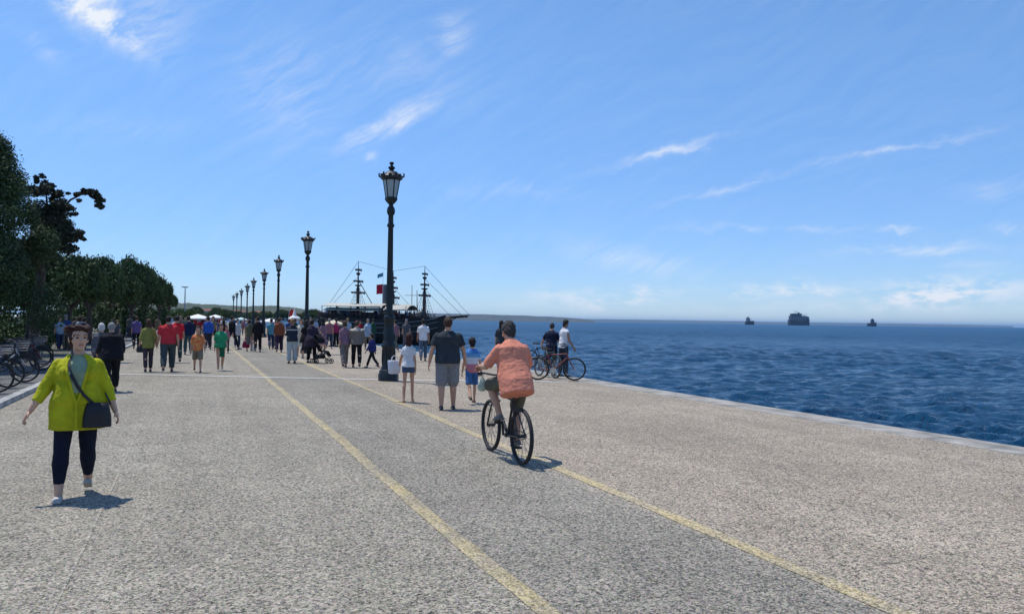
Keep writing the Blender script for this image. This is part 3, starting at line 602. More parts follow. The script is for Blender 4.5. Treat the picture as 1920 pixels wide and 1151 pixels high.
# ================================================================== STREET LAMPS
GLASS = mat('frosted_pane', (.62, .70, .74), .35, 0, .08, 6., trans=.55)
def make_lamp(label, loc, rz):
    root = thing('street_lamp', label, 'street lamp', loc, rz, 'ornate dark street lamps along the promenade')
    b = MB(); b.lathe([(.275, 0), (.275, .17), (.25, .20), (.25, .26), (.215, .30)], 8); b.build('plinth', IRON, root)
    b = MB(); b.lathe([(.20, .29), (.20, .36), (.175, .40), (.175, .86), (.20, .90), (.20, .96), (.17, 1.0), (.16, 1.30), (.14, 1.36), (.128, 1.62), (.155, 1.66), (.155, 1.72), (.11, 1.78)], 16)
    for k in range(8):
        a = 2*pi*k/8; b.tube([(.175*cos(a), .175*sin(a), .42), (.185*cos(a), .185*sin(a), .64), (.175*cos(a), .175*sin(a), .85)], .018, 6)
        b.ell((.165*cos(a), .165*sin(a), 1.16), (.025, .025, .09), None, 6, 5)
    b.build('pedestal', IRON, root)
    b = MB(); b.lathe([(.10, 1.76), (.12, 1.84), (.09, 1.92), (.086, 2.3), (.078, 3.2), (.066, 4.12), (.10, 4.16), (.10, 4.21), (.072, 4.25), (.068, 4.46), (.10, 4.50), (.115, 4.58), (.10, 4.66), (.06, 4.72), (.06, 4.76)], 14)
    for k in range(10):
        a = 2*pi*k/10; b.cone((.086*cos(a), .086*sin(a), 1.95), (.066*cos(a), .066*sin(a), 4.1), .009, .006, 4)
    b.build('column', IRON, root)
    lan = MB(); lan.lathe([(.045, 4.74), (.11, 4.80), (.17, 4.88), (.175, 4.93), (.15, 4.95)], 6)
    z0, z1, r0, r1 = 4.94, 5.42, .145, .225
    for k in range(6):
        a = 2*pi*(k+.5)/6; p0 = (r0*cos(a), r0*sin(a), z0); p1 = (r1*cos(a), r1*sin(a), z1); lan.cone(p0, p1, .017, .017, 5)
        lan.tube([(r1*cos(a), r1*sin(a), z1), (r1*1.05*cos(a), r1*1.05*sin(a), z1+.03)], .016, 5)
    for k in range(6):
        a, c = 2*pi*(k+.5)/6, 2*pi*(k+1.5)/6
        for r, z in ((r0, z0), (r1, z1)): lan.cone((r*cos(a), r*sin(a), z), (r*cos(c), r*sin(c), z), .014, .014, 5)
    lo = lan.build('lantern', IRON, root)
    for k in range(6):
        a, c = 2*pi*(k+.5)/6+.09, 2*pi*(k+1.5)/6-.09; q = MB()
        P4 = [(r0*.97*cos(a), r0*.97*sin(a), z0+.01), (r0*.97*cos(c), r0*.97*sin(c), z0+.01), (r1*.97*cos(c), r1*.97*sin(c), z1-.01), (r1*.97*cos(a), r1*.97*sin(a), z1-.01)]
        I4 = [(x*.965, y*.965, z) for x, y, z in P4]; q.add(P4+I4, [(0, 1, 2, 3), (7, 6, 5, 4), (0, 4, 5, 1), (1, 5, 6, 2), (2, 6, 7, 3), (3, 7, 4, 0)])
        q.build('glass_pane', GLASS, lo, False)
    b = MB(); b.lathe([(.05, 4.96), (.05, 5.3), (.03, 5.34)], 10); b.build('bulb', mat('milky_bulb', (.7, .7, .66), .5), lo)
    b = MB(); b.lathe([(.235, 5.41), (.30, 5.45), (.305, 5.50), (.255, 5.53), (.235, 5.57), (.15, 5.63), (.07, 5.67)], 12)
    for k in range(6):
        a = 2*pi*(k+.5)/6; u = Vector((cos(a), sin(a), 0)); b.tube([u*.26+ZZ*5.48, u*.335+ZZ*5.52, u*.345+ZZ*5.585, u*.31+ZZ*5.60], [.026, .026, .02, .012], 6)
        a = 2*pi*k/6; b.ell((.275*cos(a), .275*sin(a), 5.535), (.05, .05, .045), None, 8, 6)
    b.build('crown', IRON, lo)
    b = MB(); b.lathe([(.06, 5.66), (.055, 5.70), (.095, 5.735), (.09, 5.775), (.04, 5.80), (.035, 5.83), (.06, 5.86), (.062, 5.89), (.0525, 5.905)], 10); b.build('finial', IRON, lo); return root
lamp_w = [(at(728, 713.5).x, at(728, 713.5).y)]+[(5.04, 38.2), (5.22, 53.9), (5.54, 69.4), (5.8, 86.), (6.05, 100.5), (6.35, 119.), (6.5, 134.8), (6.7, 151.)]
lname = ['nearest and tallest dark ornate street lamp, beside the girl in the white tee', 'second dark ornate street lamp in the row, behind the stroller', 'third ornate street lamp from the nearest, left of the stroller', 'fourth ornate street lamp from the nearest', 'fifth ornate street lamp, small in the receding row', 'sixth ornate street lamp, small in the receding row', 'seventh ornate street lamp, tiny in the receding row', 'eighth ornate street lamp, tiny against the wooded hill', 'farthest ornate street lamp, a speck at the end of the row']
lamp0 = make_lamp(lname[0], (*lamp_w[0], .004), rad(8)); 
for (x, y), l in list(zip(lamp_w, lname))[1:]: dup(lamp0, (x, y, .004), rad(8+random.uniform(-9, 9)), l)
lamp0.scale = (1.02, 1.02, 1.027)
# ================================================================== MAIN PEOPLE
LIME = cloth((.43, .43, .015)); SAGE = cloth((.27, .33, .21)); NAVY = cloth((.010, .013, .028)); SALMON = cloth((.70, .26, .17)); KHAKI = cloth((.12, .11, .075))
DGREY = cloth((.035, .045, .055)); DENIM = cloth((.05, .085, .16)); WHITE = cloth((.72, .72, .73)); BLK = cloth((.012, .012, .016)); RED = cloth((.50, .035, .045)); OLIVE = cloth((.22, .22, .06))
SNEAK = mat('pale_sneaker', (.46, .42, .38), .7, 0, .2, 20.); LEATH = mat('black_leather', (.006, .007, .012), .55, 0, .3, 12., .3, 60.)
def put(px, py): p = at(px, py); return (p.x, p.y, .004)
# woman in lime cardigan
hw = toward_cam(140, -4)
wr, J = person('plump woman in an open lime green cardigan walking towards the camera', put(141, 931), hw, 1.60, 1.20, 'f', belly=.055, leg={1: (10, 4, 0, 0), -1: (-8, 0, 22, -22)}, arm={1: (4, 26, 14, 28), -1: (-2, 20, 20, 20)},
    top=dict(m=LIME, hem=.70, inf=.018, flare=.022, sleeve=1.55, sinf=.017, name='cardigan', neck=1.46), bottom=dict(m=NAVY, kind='trousers', len=1.80, inf=.007, cuff=.04, name='leggings'), shoes=SNEAK, hair=('tousled', H_RD), skin=SK3, lod=0, headyaw=18, face=True, headscale=1.13)
def front_pt(J, z, u, inf):
    """point on the outside of the torso at height z; u = -1..1 across (person's left..right), front side"""
    r = J['ring'](z, inf); a = pi/2-u*pi/2; k = (a % (2*pi))/(2*pi)*20; i = int(k) % 20; f = k-int(k); return r[i]*(1-f)+r[(i+1) % 20]*f
b = MB(); rows = []
for i, z in enumerate(np.linspace(1.455, 1.08, 12)):
    hwid = .34*(1-.74*i/11); rows.append([front_pt(J, z, u*hwid-.02, .017 if z < 1.4 else .010)+Vector((0, .055*math.exp(-((z-1.27)/.09)**2)*(abs(u)*.5+.5), 0)) for u in np.linspace(-1, 1, 9)])
inner = [[p-Vector((0, .03, 0)) for p in r] for r in rows]
n9 = 9
b.add([p for r in rows for p in r], [(i*n9+j, i*n9+j+1, (i+1)*n9+j+1, (i+1)*n9+j)[::-1] for i in range(11) for j in range(8)]); b.build('tee', SAGE, wr)
b = MB()
for s in (0, 8): b.tube([r[s]+Vector((0, .002, 0)) for r in rows]+[rows[-1][4]+Vector((0, .004, -.10)), rows[-1][4]+Vector((0, .0, -.34))], .011, 6)
b.build('placket', LIME, wr)
pts = [front_pt(J, z, u, .016)+Vector((0, .05*math.exp(-((z-1.27)/.10)**2)+.006, 0)) for z, u in ((1.45, .30), (1.40, .26), (1.32, .17), (1.24, .08), (1.15, -.03), (1.06, -.16), (.98, -.33), (.93, -.46))]
bk = [Vector((p.x, -abs(p.y)*1.05-.02, p.z)) for p in pts[::-1]]
b = MB(); L = pts+[Vector((pts[-1].x-.06, .03, pts[-1].z-.02))]+bk[1:]+[Vector((pts[0].x, -.02, pts[0].z+.045))]
rg = []
for i, p in enumerate(L):
    d = (L[(i+1) % len(L)]-L[i-1]).normalized(); o = Vector((p.x*.6, p.y, 0)).normalized(); wv_ = d.cross(o).normalized(); rg.append([p+wv_*.014+o*.004, p+wv_*.014-o*.003, p-wv_*.014-o*.003, p-wv_*.014+o*.004])
st_ = b.rings(rg, closed=True)
bagroot = thing('handbag', 'black leather crossbody handbag at the hip of the woman in lime', 'handbag', put(141, 931), hw)
b.build('strap', LEATH, bagroot)
b = MB(); cx, cy, cz = -.175, .19, .775; R_ = []
for z, a_, d_ in ((-.115, .08, .035), (-.11, .12, .05), (-.03, .118, .055), (.06, .100, .045), (.10, .09, .035), (.112, .075, .02)):
    R_.append([(cx+a_*math.copysign(abs(cos(t_))**.6, cos(t_)), cy+d_*sin(t_), cz+z) for t_ in [2*pi*k/20 for k in range(20)]])
b.rings(R_); b.build('bag_body', LEATH, bagroot)
b = MB(); R_ = []
for z, a_, d_ in ((.115, .088, .024), (.06, .104, .050), (-.02, .118, .060), (-.035, .11, .058)):
    R_.append([(cx+a_*cos(t_), cy+d_*sin(t_), cz+z) for t_ in [pi*k/10 for k in range(11)]])
b.rings(R_, cap=False).build('flap', LEATH, bagroot)
b = MB(); b.tube([(cx+.11, cy-.01, cz+.09), (cx+.10, cy-.03, cz+.2)], .008, 6).tube([(cx-.11, cy-.03, cz+.09), (cx-.06, cy-.05, cz+.2)], .008, 6); b.build('strap_end', LEATH, bagroot)
# cyclist
pr_, pf_ = at(977, 872), at(911, 848); rzb = head_to(pf_.x-pr_.x, pf_.y-pr_.y)-rad(6)
bike = make_bike('black city bicycle ridden by the man in the salmon shirt', (pr_.x, pr_.y, .004), rzb, BLKP, crank=-pi/2+.15, metal=mat('dark_steel', (.05, .05, .055), .45, .5), simple=True)
def loc_on(root_loc, rz, p): c, s = cos(rz), sin(rz); return (root_loc[0]+p[0]*c-p[1]*s, root_loc[1]+p[0]*s+p[1]*c, p[2] if len(p) > 2 else 0)
def legs_to(T1, T2, H, zl):   # swing/bend angles for ankles at (y,z) targets relative to the rider's root
    out = {}
    for q, (ty, tz, sp) in ((1, T1), (-1, T2)):
        s = H/1.75; hy, hz = 0, .91*s+zl; dy, dz_ = (ty-hy), (tz-hz); L = min(math.hypot(dy, dz_), .842*s); a, c = .43*s, .415*s
        ca = (a*a+L*L-c*c)/(2*a*L); base = math.degrees(math.atan2(dy, -dz_)); al = math.degrees(math.acos(max(-1, min(1, ca)))); kb = 180-math.degrees(math.acos(max(-1, min(1, (a*a+c*c-L*L)/(2*a*c)))))
        out[q] = (base+al, sp, kb, 12, -sp*.5)
    return out
RB = (pr_.x, pr_.y, 0); rl = loc_on(RB, rzb, (0, .21, 0)); Hc_ = 1.69; zl = .055
rider, JR = person('heavy-set man in a salmon polo shirt riding a black bicycle away from the camera', (rl[0], rl[1], .004), rzb, Hc_, 1.02, 'm', belly=.05,
    leg=legs_to((.20, .235, 6), (.19, .56, 13), Hc_, zl), lean=21, headscale=1.10, elbows={1: (.26, .49, 1.07), -1: (-.29, .47, 1.07)}, headyaw=4, headpitch=22, zlift=zl,
    top=dict(m=SALMON, hem=.77, inf=.027, flare=.024, sleeve=.92, sinf=.022, name='polo_shirt'), bottom=dict(m=KHAKI, kind='shorts', len=1.12, inf=.022, flare=1.4), shoes=mat('grey_shoe', (.16, .15, .14), .7), hair=('short', H_SP), skin=SK, lod=0)
b = MB(); r_ = [front_pt(JR, 1.47, 0, 0)]; J_ = JR
b = MB(); cps = [J_['T'] @ Vector((.068*cos(a), .062*sin(a)-.004, 1.478+.012*sin(a))) for a in [2*pi*k/20 for k in range(20)]]; b.tube([J_['S'] @ p for p in cps], .014, 6, closed=True); b.build('collar', SALMON, rider)
bagp = MB(); R_ = []
for z, a_, d_ in ((0, .015, .012), (-.03, .04, .03), (-.09, .07, .045), (-.14, .065, .04), (-.17, .03, .025)):
    R_.append([(a_*cos(t_)*(1+.12*sin(3*t_+z*40)), d_*sin(t_)*(1+.15*cos(2*t_+z*30)), z) for t_ in [2*pi*k/16 for k in range(16)]])
bagp.rings(R_)
for s in (-1, 1): bagp.tube([(0, s*.01, 0), (0, s*.03, .04), (0, 0, .07)], .005, 5)
gb = bagp.build('plastic_bag', mat('pale_plastic', (.45, .55, .45), .4, 0, .3, 20., .8, 30.)); lb = loc_on(RB, rzb, (-.215, .80, 0)); gb.location = (lb[0], lb[1], .975); gb.rotation_euler = (0, 0, rzb)
tag(gb, 'pale green plastic bag hanging from the handlebar of the black bicycle', 'bag')
# man in dark grey tee, girl, boy
person('broad man in a dark grey tee and grey shorts walking away beside a boy', put(838, 767), away(838, 4), 1.76, 1.22, 'm', belly=.02, leg={1: (5, 2, 3), -1: (-6, 2, 12)}, arm={1: (6, 20, 8), -1: (-6, 20, 14)},
    top=dict(m=DGREY, hem=.86, inf=.03, sleeve=.68, sinf=.026, flare=.02), bottom=dict(m=mat('plaid_cloth', (.26, .25, .25), .9, 0, .35, 40., col2=(.14, .14, .145)), kind='shorts', len=1.02, inf=.03, flare=1.6), shoes=BLKP, hair=('short', H_BR), lod=1, headyaw=0)

def band_mat(name, bands, H):   # colour blocks by height on the garment itself
    m, t, b = newmat(name); co = nd(t, 'ShaderNodeTexCoord').outputs['Object']; z = nd(t, 'ShaderNodeSeparateXYZ', {0: co}).outputs[2]
    col = None
    for z0, c in bands: col = c4(c) if col is None else mixrgb(t, nd(t, 'ShaderNodeMapRange', {'Value': z, 'From Min': z0*H-.012, 'From Max': z0*H+.012}).outputs[0], col, c4(c))
    t.links.new(col, b.inputs['Base Color']); b.inputs['Roughness'].default_value = .9; return m
TRI = band_mat('tricolour_cloth', [(0, (.55, .18, .20)), (.60, (.62, .62, .66)), (.70, (.12, .33, .60)), (.755, (.05, .20, .50))], 1.34)
person('boy in a blue, white and pink tee beside the man in dark grey', put(884, 756), away(884, 12), 1.34, .88, 'm', kid=True, leg={-1: (-22, 4, 26, -14), 1: (14, 3, 0)}, arm={1: (-8, 16, 12), -1: (-2, 18, 4)},
    top=dict(m=TRI, hem=.84, inf=.03, sleeve=.72, sinf=.024), bottom=dict(m=cloth((.05, .14, .32)), kind='shorts', len=.95, inf=.026, flare=1.5), shoes=mat('brown_sandal', (.08, .05, .03), .7), hair=('short', H_DK), lod=1)
person('girl with long auburn hair in a white tee and denim shorts, holding a white bag', put(765, 754), away(765, -6), 1.40, .86, 'f', kid=True, leg={1: (7, 2, 2), -1: (-5, 2, 8)}, arm={1: (-4, 9, 10), -1: (14, 20, 30)},
    top=dict(m=WHITE, hem=.90, inf=.024, sleeve=.55, sinf=.02), bottom=dict(m=DENIM, kind='shorts', len=.36, inf=.018, flare=1.2), shoes=mat('tan_sandal', (.35, .2, .13), .7), hair=('long', H_RD), lod=1)
gp = at(765, 754); bl = loc_on((gp.x, gp.y, 0), away(765, -6), (-.31, .16, 0)); b = MB(); R_ = []
for z, a_, d_ in ((-.15, .10, .04), (-.13, .13, .05), (0, .14, .05), (.12, .15, .03), (.13, .145, .012)): R_.append([(a_*cos(t_), d_*sin(t_), z) for t_ in [2*pi*k/14 for k in range(14)]])
b.rings(R_)
for s in (-1, 1): b.tube([(-.07, s*.02, .12), (-.05, s*.02, .2), (0, s*.01, .23), (.05, s*.02, .2), (.07, s*.02, .12)], .006, 5)
bg_ = b.build('tote_bag', mat('white_canvas', (.7, .7, .72), .8, 0, .1, 10., .4, 20.)); bg_.location = (bl[0], bl[1], .72); bg_.rotation_euler = (0, 0, away(765, 20)); tag(bg_, 'white tote bag held by the girl with auburn hair, beside the lamp base', 'bag')
JEANS = cloth((.07, .11, .17)); TROU = cloth((.10, .11, .10)); CREAM = cloth((.55, .50, .40)); PALE = cloth((.42, .46, .46)); BEIGE = cloth((.20, .17, .14)); TEAL = cloth((.08, .26, .33)); GREEN = cloth((.03, .28, .13)); DGREEN = cloth((.015, .12, .06)); ORNG = cloth((.55, .13, .03)); BROWN = cloth((.22, .07, .035)); MAG = cloth((.30, .03, .10)); BLUE = cloth((.03, .10, .42)); PURP = cloth((.13, .09, .24)); CRIM = cloth((.25, .02, .06)); FLOR = mat('floral_cloth', (.34, .16, .20), .9, 0, .4, 30., col2=(.06, .07, .12))
PRINT = mat('orange_print_cloth', (.68, .36, .10), .9, 0, .4, 9., col2=(.50, .05, .03)); STRIPE = band_mat('navy_white_stripe', [(0, (.012, .02, .035)), (.735, (.6, .6, .6)), (.755, (.012, .014, .025))], 1.68)
W1 = {1: (16, 2, 4), -1: (-16, 2, 20, -18)}; W2 = {-1: (16, 2, 4), 1: (-16, 2, 20, -18)}; W3 = {1: (26, 2, 6), -1: (-24, 2, 16, -22)}; STD = {1: (3, 3, 2), -1: (-3, 3, 3)}
A1 = {1: (-14, 8, 12), -1: (16, 8, 18)}; A2 = {-1: (-14, 8, 12), 1: (16, 8, 18)}; AH = {1: (10, 9, 62), -1: (6, 10, 20)}; AF = {1: (28, 6, 60), -1: (28, 6, 60)}
def P_(label, px, py, rz, H, **k): return person(label, put(px, py), rz, H, lod=k.pop('lod', 1), **k)
P_('slim man in a white tee and blue jeans walking away near the ship bow', 793, 677, away(793, 5), 1.76, W=.98, leg=W1, arm=A1, top=dict(m=WHITE, inf=.024, sleeve=.7, sinf=.022), bottom=dict(m=JEANS, kind='trousers'), hair=('short', H_DK), skin=SK2)
P_('boy in a navy blue jacket and dark trousers striding left of the nearest lamp', 697, 690, away(697, 62), 1.22, W=.95, kid=True, leg=W3, arm=A1, top=dict(m=cloth((.02, .03, .13)), inf=.032, sleeve=1.85, sinf=.022, name='jacket'), bottom=dict(m=BLK, kind='trousers'), hair=('short', H_DK))
P_('person in a beige brown jacket with pale shoulders and black trousers', 668, 689, away(668, 0), 1.66, W=1.12, leg=W2, arm=AH, top=dict(m=band_mat('beige_cloth', [(0, (.17, .145, .12)), (.775, (.42, .38, .33))], 1.66), inf=.045, sleeve=1.85, sinf=.03, flare=.03, name='jacket'), bottom=dict(m=BLK, kind='trousers', inf=.008), hair=('short', H_BR))
P_('woman in a pinkish floral top and mottled grey trousers left of the beige jacket', 645, 689, away(645, 12), 1.66, sex='f', W=.95, leg=W1, arm=A2, top=dict(m=FLOR, inf=.02, sleeve=1.3), bottom=dict(m=mat('mottled_cloth', (.17, .155, .15), .9, 0, .5, 25.), kind='trousers'), hair=('bob', H_BR))
P_('woman in a long dark plum coat and boots pushing the stroller', 584, 680, away(584, -34), 1.66, sex='f', W=1.12, leg=STD, arm=AF, top=dict(m=cloth((.04, .03, .05)), inf=.04, hem=.62, flare=.05, sleeve=1.85, sinf=.03, name='coat'), bottom=dict(m=BLK, kind='trousers', inf=.006), hair=('bob', H_DK))
P_('woman in a black dress with a black bag behind the stroller', 573, 672, away(573, -20), 1.62, sex='f', W=1.05, leg=STD, arm=A2, top=dict(m=BLK, inf=.03, hem=.70, flare=.05, sleeve=.7, name='dress'), bottom=dict(m=BLK, kind='skirt', len=.62), hair=('long', H_DK))
P_('woman in a navy top with a white chest stripe and pale grey trousers', 547, 681, away(547, 12), 1.68, sex='f', W=1.06, leg=STD, arm=AF, top=dict(m=STRIPE, inf=.035, hem=.84, sleeve=1.8), bottom=dict(m=PALE, kind='trousers', inf=.035, cuff=.07), hair=('bob', H_BL))
P_('man in a rust brown top and dark purple trousers near the red banner', 523, 661, away(523, 0), 1.74, leg=W1, arm=A1, top=dict(m=BROWN, inf=.03, sleeve=1.8), bottom=dict(m=cloth((.03, .02, .05)), kind='trousers', inf=.03), hair=('short', H_BR))
P_('person in a turquoise top and dark blue jeans left of the rust brown top', 508, 655, away(508, 5), 1.72, leg=W3, arm=A2, top=dict(m=TEAL, inf=.03, sleeve=.8), bottom=dict(m=cloth((.025, .04, .10)), kind='trousers'), hair=('short', H_DK))
P_('man all in black walking away between the third and fourth lamps', 483, 660, away(483, 0), 1.78, leg=W1, arm=A1, top=dict(m=BLK, inf=.03, sleeve=1.85, name='jacket'), bottom=dict(m=BLK, kind='trousers'), hair=('short', H_DK))
P_('woman in a khaki top and grey skirt next to the man all in black', 467, 659, away(467, 0), 1.62, sex='f', leg=W2, arm=A1, top=dict(m=cloth((.13, .13, .08)), inf=.03, sleeve=.7), bottom=dict(m=mat('mottled_skirt', (.14, .12, .12), .9, 0, .4, 20.), kind='skirt', len=.42), hair=('bob', H_DK))
P_('tall man in a black jacket striding with dark jeans behind the green shirt', 434, 655, away(434, -60), 1.84, leg=W3, arm=A1, top=dict(m=BLK, inf=.035, sleeve=1.85, name='jacket'), bottom=dict(m=cloth((.02, .025, .04)), kind='trousers'), hair=('short', H_DK))
P_('woman in a bright green shirt and dark green skirt walking towards the camera', 413, 695, toward_cam(413, 8), 1.50, sex='f', W=1.0, leg={1: (14, 1, 2), -1: (-12, 1, 18, -12)}, arm=A1, top=dict(m=GREEN, inf=.034, sleeve=.85, sinf=.03, hem=.86, flare=.03), bottom=dict(m=DGREEN, kind='skirt', len=.52, flare=.06), hair=('short', H_BR), shoes=SNEAK)
P_('boy in an orange printed tee and khaki shorts walking towards the camera', 370, 698, toward_cam(370, 0), 1.40, W=.95, kid=True, leg=W2, arm={1: (-10, 14, 14), -1: (12, 14, 14)}, top=dict(m=PRINT, inf=.032, sleeve=.95, sinf=.03, hem=.84), bottom=dict(m=cloth((.20, .17, .12)), kind='shorts', len=.98, inf=.03, flare=1.5), hair=('short', H_DK))
P_('broad man in a raspberry red polo and dark grey trousers at the pale joint strip', 314, 697, away(314, 0), 1.74, W=1.22, leg=W1, arm={1: (-4, 12, 10), -1: (6, 12, 16)}, top=dict(m=RED, inf=.03, sleeve=.72, sinf=.026, hem=.88), bottom=dict(m=cloth((.05, .07, .075)), kind='trousers', inf=.028), hair=('short', H_DK))
P_('man in a bright red tee and dark shorts just behind the raspberry polo', 331, 680, away(331, 0), 1.76, W=1.0, leg=W2, arm=A2, top=dict(m=cloth((.55, .02, .03)), inf=.03, sleeve=.75), bottom=dict(m=cloth((.03, .06, .05)), kind='trousers'), hair=('short', H_DK))
wo, _ = P_('woman with long brown hair in an olive yellow top and dark leggings', 277, 697, away(277, 4), 1.62, sex='f', W=.95, leg={1: (8, 0, 2), -1: (-8, 0, 14, -10)}, arm={1: (0, 16, 20), -1: (-4, 18, 20)}, top=dict(m=OLIVE, inf=.03, sleeve=1.2, sinf=.03, hem=.78), bottom=dict(m=cloth((.06, .045, .055)), kind='trousers', inf=.006), hair=('long', H_BR))
def small_bag(px, py, z, wd, hgt, m, label, dx=0, dy=0, rz=0, name='shoulder_bag'):
    p = at(px, py); b = MB(); R_ = []
    for q, a_ in ((-1, .75), (-.85, .95), (-.2, 1.), (.6, .8), (1, .55)): R_.append([(wd/2*a_*cos(t_), wd*.2*sin(t_)*(1 if q < .5 else .6), hgt/2*q) for t_ in [2*pi*k/12 for k in range(12)]])
    b.rings(R_); b.tube([(-wd*.28, 0, hgt/2), (-wd*.1, 0, hgt*1.1), (.0, 0, hgt*1.5), (wd*.1, 0, hgt*1.1), (wd*.28, 0, hgt/2)], .009, 5)
    o = b.build(name, m); o.location = (p.x+dx, p.y+dy, z); o.rotation_euler = (0, 0, rz); tag(o, label, 'bag'); return o
small_bag(266, 697, .72, .34, .26, LEATH, 'dark shoulder bag of the woman in the olive yellow top')
small_bag(575, 680, .62, .40, .34, LEATH, 'large black shopping bag held beside the stroller')
small_bag(461, 659, .35, .36, .34, CRIM, 'crimson bag carried low by the woman in the khaki top')
small_bag(474, 658, .11, .24, .20, WHITE, 'small white bag standing on the ground beside the man all in black')
P_('elderly man with grey hair in a loose black jacket right behind the woman in lime', 208, 735, away(208, 8), 1.58, W=1.16, belly=.03, lean=10, leg=W1, arm={1: (20, 12, 50), -1: (10, 12, 60)}, top=dict(m=BLK, inf=.05, sleeve=1.85, sinf=.03, flare=.03, hem=.78, name='jacket'), bottom=dict(m=BLK, kind='trousers', inf=.025), hair=('short', H_GY))
P_('white haired woman in grey partly hidden behind the woman in lime', 188, 722, away(188, 0), 1.54, sex='f', W=1.05, leg=W2, arm=A1, top=dict(m=cloth((.10, .10, .12)), inf=.04, sleeve=1.8), bottom=dict(m=cloth((.05, .05, .06)), kind='trousers'), hair=('bob', H_WH))
P_('person with dark hair walking ahead beyond the cyclist', 939, 690, away(939, 0), 1.74, sex='f', leg=W1, arm=A1, top=dict(m=DGREY, inf=.03, sleeve=.8), bottom=dict(m=JEANS, kind='trousers'), hair=('long', H_DK))
P_('person in a purple top and dark trousers between the pines and the olive top', 255, 655, away(255, 0), 1.72, leg=W1, arm=A1, top=dict(m=PURP, inf=.03, sleeve=.8), bottom=dict(m=BLK, kind='trousers'), hair=('short', H_BR))
P_('man in a navy jacket and teal trousers left of the boy in orange', 352, 665, away(352, 0), 1.76, W=1.1, leg=W2, arm=A2, top=dict(m=cloth((.012, .02, .06)), inf=.035, sleeve=1.8), bottom=dict(m=cloth((.04, .09, .10)), kind='trousers'), hair=('short', H_DK))
P_('person in a royal blue jacket right of the boy in orange', 390, 655, away(390, 0), 1.74, leg=W1, arm=A1, top=dict(m=BLUE, inf=.03, sleeve=1.8), bottom=dict(m=cloth((.04, .04, .05)), kind='trousers'), hair=('short', H_DK))
P_('woman in a cream dress behind the navy striped top', 563, 668, toward_cam(563, 0), 1.66, sex='f', leg=STD, arm=A1, top=dict(m=CREAM, inf=.02, sleeve=.5), bottom=dict(m=CREAM, kind='skirt', len=.45), hair=('bob', H_BR))
P_('person in a magenta top standing beside the cream parasol stall', 630, 650, away(630, 20), 1.70, leg=STD, arm=AF, top=dict(m=MAG, inf=.03, sleeve=1.2), bottom=dict(m=BLK, kind='trousers'), hair=('short', H_DK))
P_('child in a pink top close behind the green shirt', 424, 662, toward_cam(424, 0), 1.25, kid=True, sex='f', leg=STD, arm=A1, top=dict(m=cloth((.45, .15, .2)), inf=.03, sleeve=.8), bottom=dict(m=BLK, kind='trousers'), hair=('long', H_BR))
P_('woman in a dark floral dress near the second lamp', 605, 664, away(605, 30), 1.62, sex='f', leg=STD, arm=A2, top=dict(m=FLOR, inf=.02, sleeve=.6), bottom=dict(m=FLOR, kind='skirt', len=.5), hair=('long', H_DK))
# stroller
sp = at(603, 681); srz = away(603, -70); st = thing('stroller', 'dark folding stroller pushed by the woman in the plum coat', 'stroller', (sp.x, sp.y, .004), srz)
b = MB()
for s in (-1, 1): b.tube([(s*.22, -.42, 1.0), (s*.22, -.30, .85), (s*.22, .30, .12)], .013, 6); b.tube([(s*.22, -.28, .10), (s*.22, .0, .50), (s*.2, .12, .62)], .013, 6)
b.tube([(-.22, -.42, 1.0), (.22, -.42, 1.0)], .016, 6); b.tube([(-.22, .3, .12), (.22, .3, .12)], .01, 6); b.tube([(-.22, -.28, .10), (.22, -.28, .10)], .01, 6); b.build('frame', BLKP, st)
b = MB(); b.rings([[(sx*.19, y, z+sz) for sx, sz in ((-1, .03), (1, .03), (1, -.03), (-1, -.03))] for y, z in ((-.25, .88), (-.10, .52), (-.06, .46), (.2, .44), (.30, .28))]); b.build('seat', BLK, st)
b = MB(); R_ = []
for a in np.linspace(.1, 1.75, 7): R_.append([(.21*cos(t_), -.2+cos(a)*.34*max(sin(t_), .02), .72+.0+sin(a)*.33*max(sin(t_), .02)+.03) for t_ in [pi*k/10 for k in range(11)]])
b.rings(R_, cap=False); b.build('canopy', BLK, st)
for sx in (-1, 1):
    for y in (-.28, .3):
        q = MB(); q.tube([(sx*.24, y+.075*cos(a), .09+.075*sin(a)) for a in [2*pi*k/16 for k in range(16)]], .016, 6, closed=True); q.cone((sx*.24-.02, y, .09), (sx*.24+.02, y, .09), .03, .03, 8)
        for k in range(5): a = 2*pi*k/5; q.cone((sx*.24, y, .09), (sx*.24, y+.07*cos(a), .09+.07*sin(a)), .006, .006, 4)
        q.build('wheel', BLACK, st)
b = MB(); b.box((0, -.08, .25), (.17, .16, .07)); b.build('shopping_basket', BLK, st)
# the pair with bicycles at the quay
pb = at(1054, 713); BR = cloth((.35, .08, .06))
RUST = mat('rusty_red_paint', (.22, .05, .035), .4, 0, .3, 10.)
rzq = head_to(Rv.x, Rv.y)-rad(6); pq = at(1027, 712); make_bike('bicycle with a rusty red frame standing side-on at the quay edge', (pq.x-.32, pq.y, .004), rzq, RUST, simple=True, tilt=rad(4))
P_('man in a black tee leaning over his bicycle at the quay edge', 1033, 704, away(1033, -10), 1.66, W=1.02, leg=STD, lean=8, arm={-1: (30, 30, 20), 1: (14, 14, 40)}, top=dict(m=cloth((.012, .016, .04)), inf=.03, sleeve=.75), bottom=dict(m=cloth((.03, .03, .06)), kind='shorts', len=.95, inf=.03), hair=('short', H_SP))
P_('man in a white vest and dark trousers at the quay edge, facing the sea', 1056, 706, away(1056, -55), 1.76, W=.92, leg=STD, lean=4, arm={1: (16, 8, 22), -1: (8, 6, 20)}, headpitch=14, top=dict(m=WHITE, inf=.02, sleeve=.12), bottom=dict(m=cloth((.03, .045, .07)), kind='trousers', inf=.018), hair=('short', H_DK), skin=SK2)
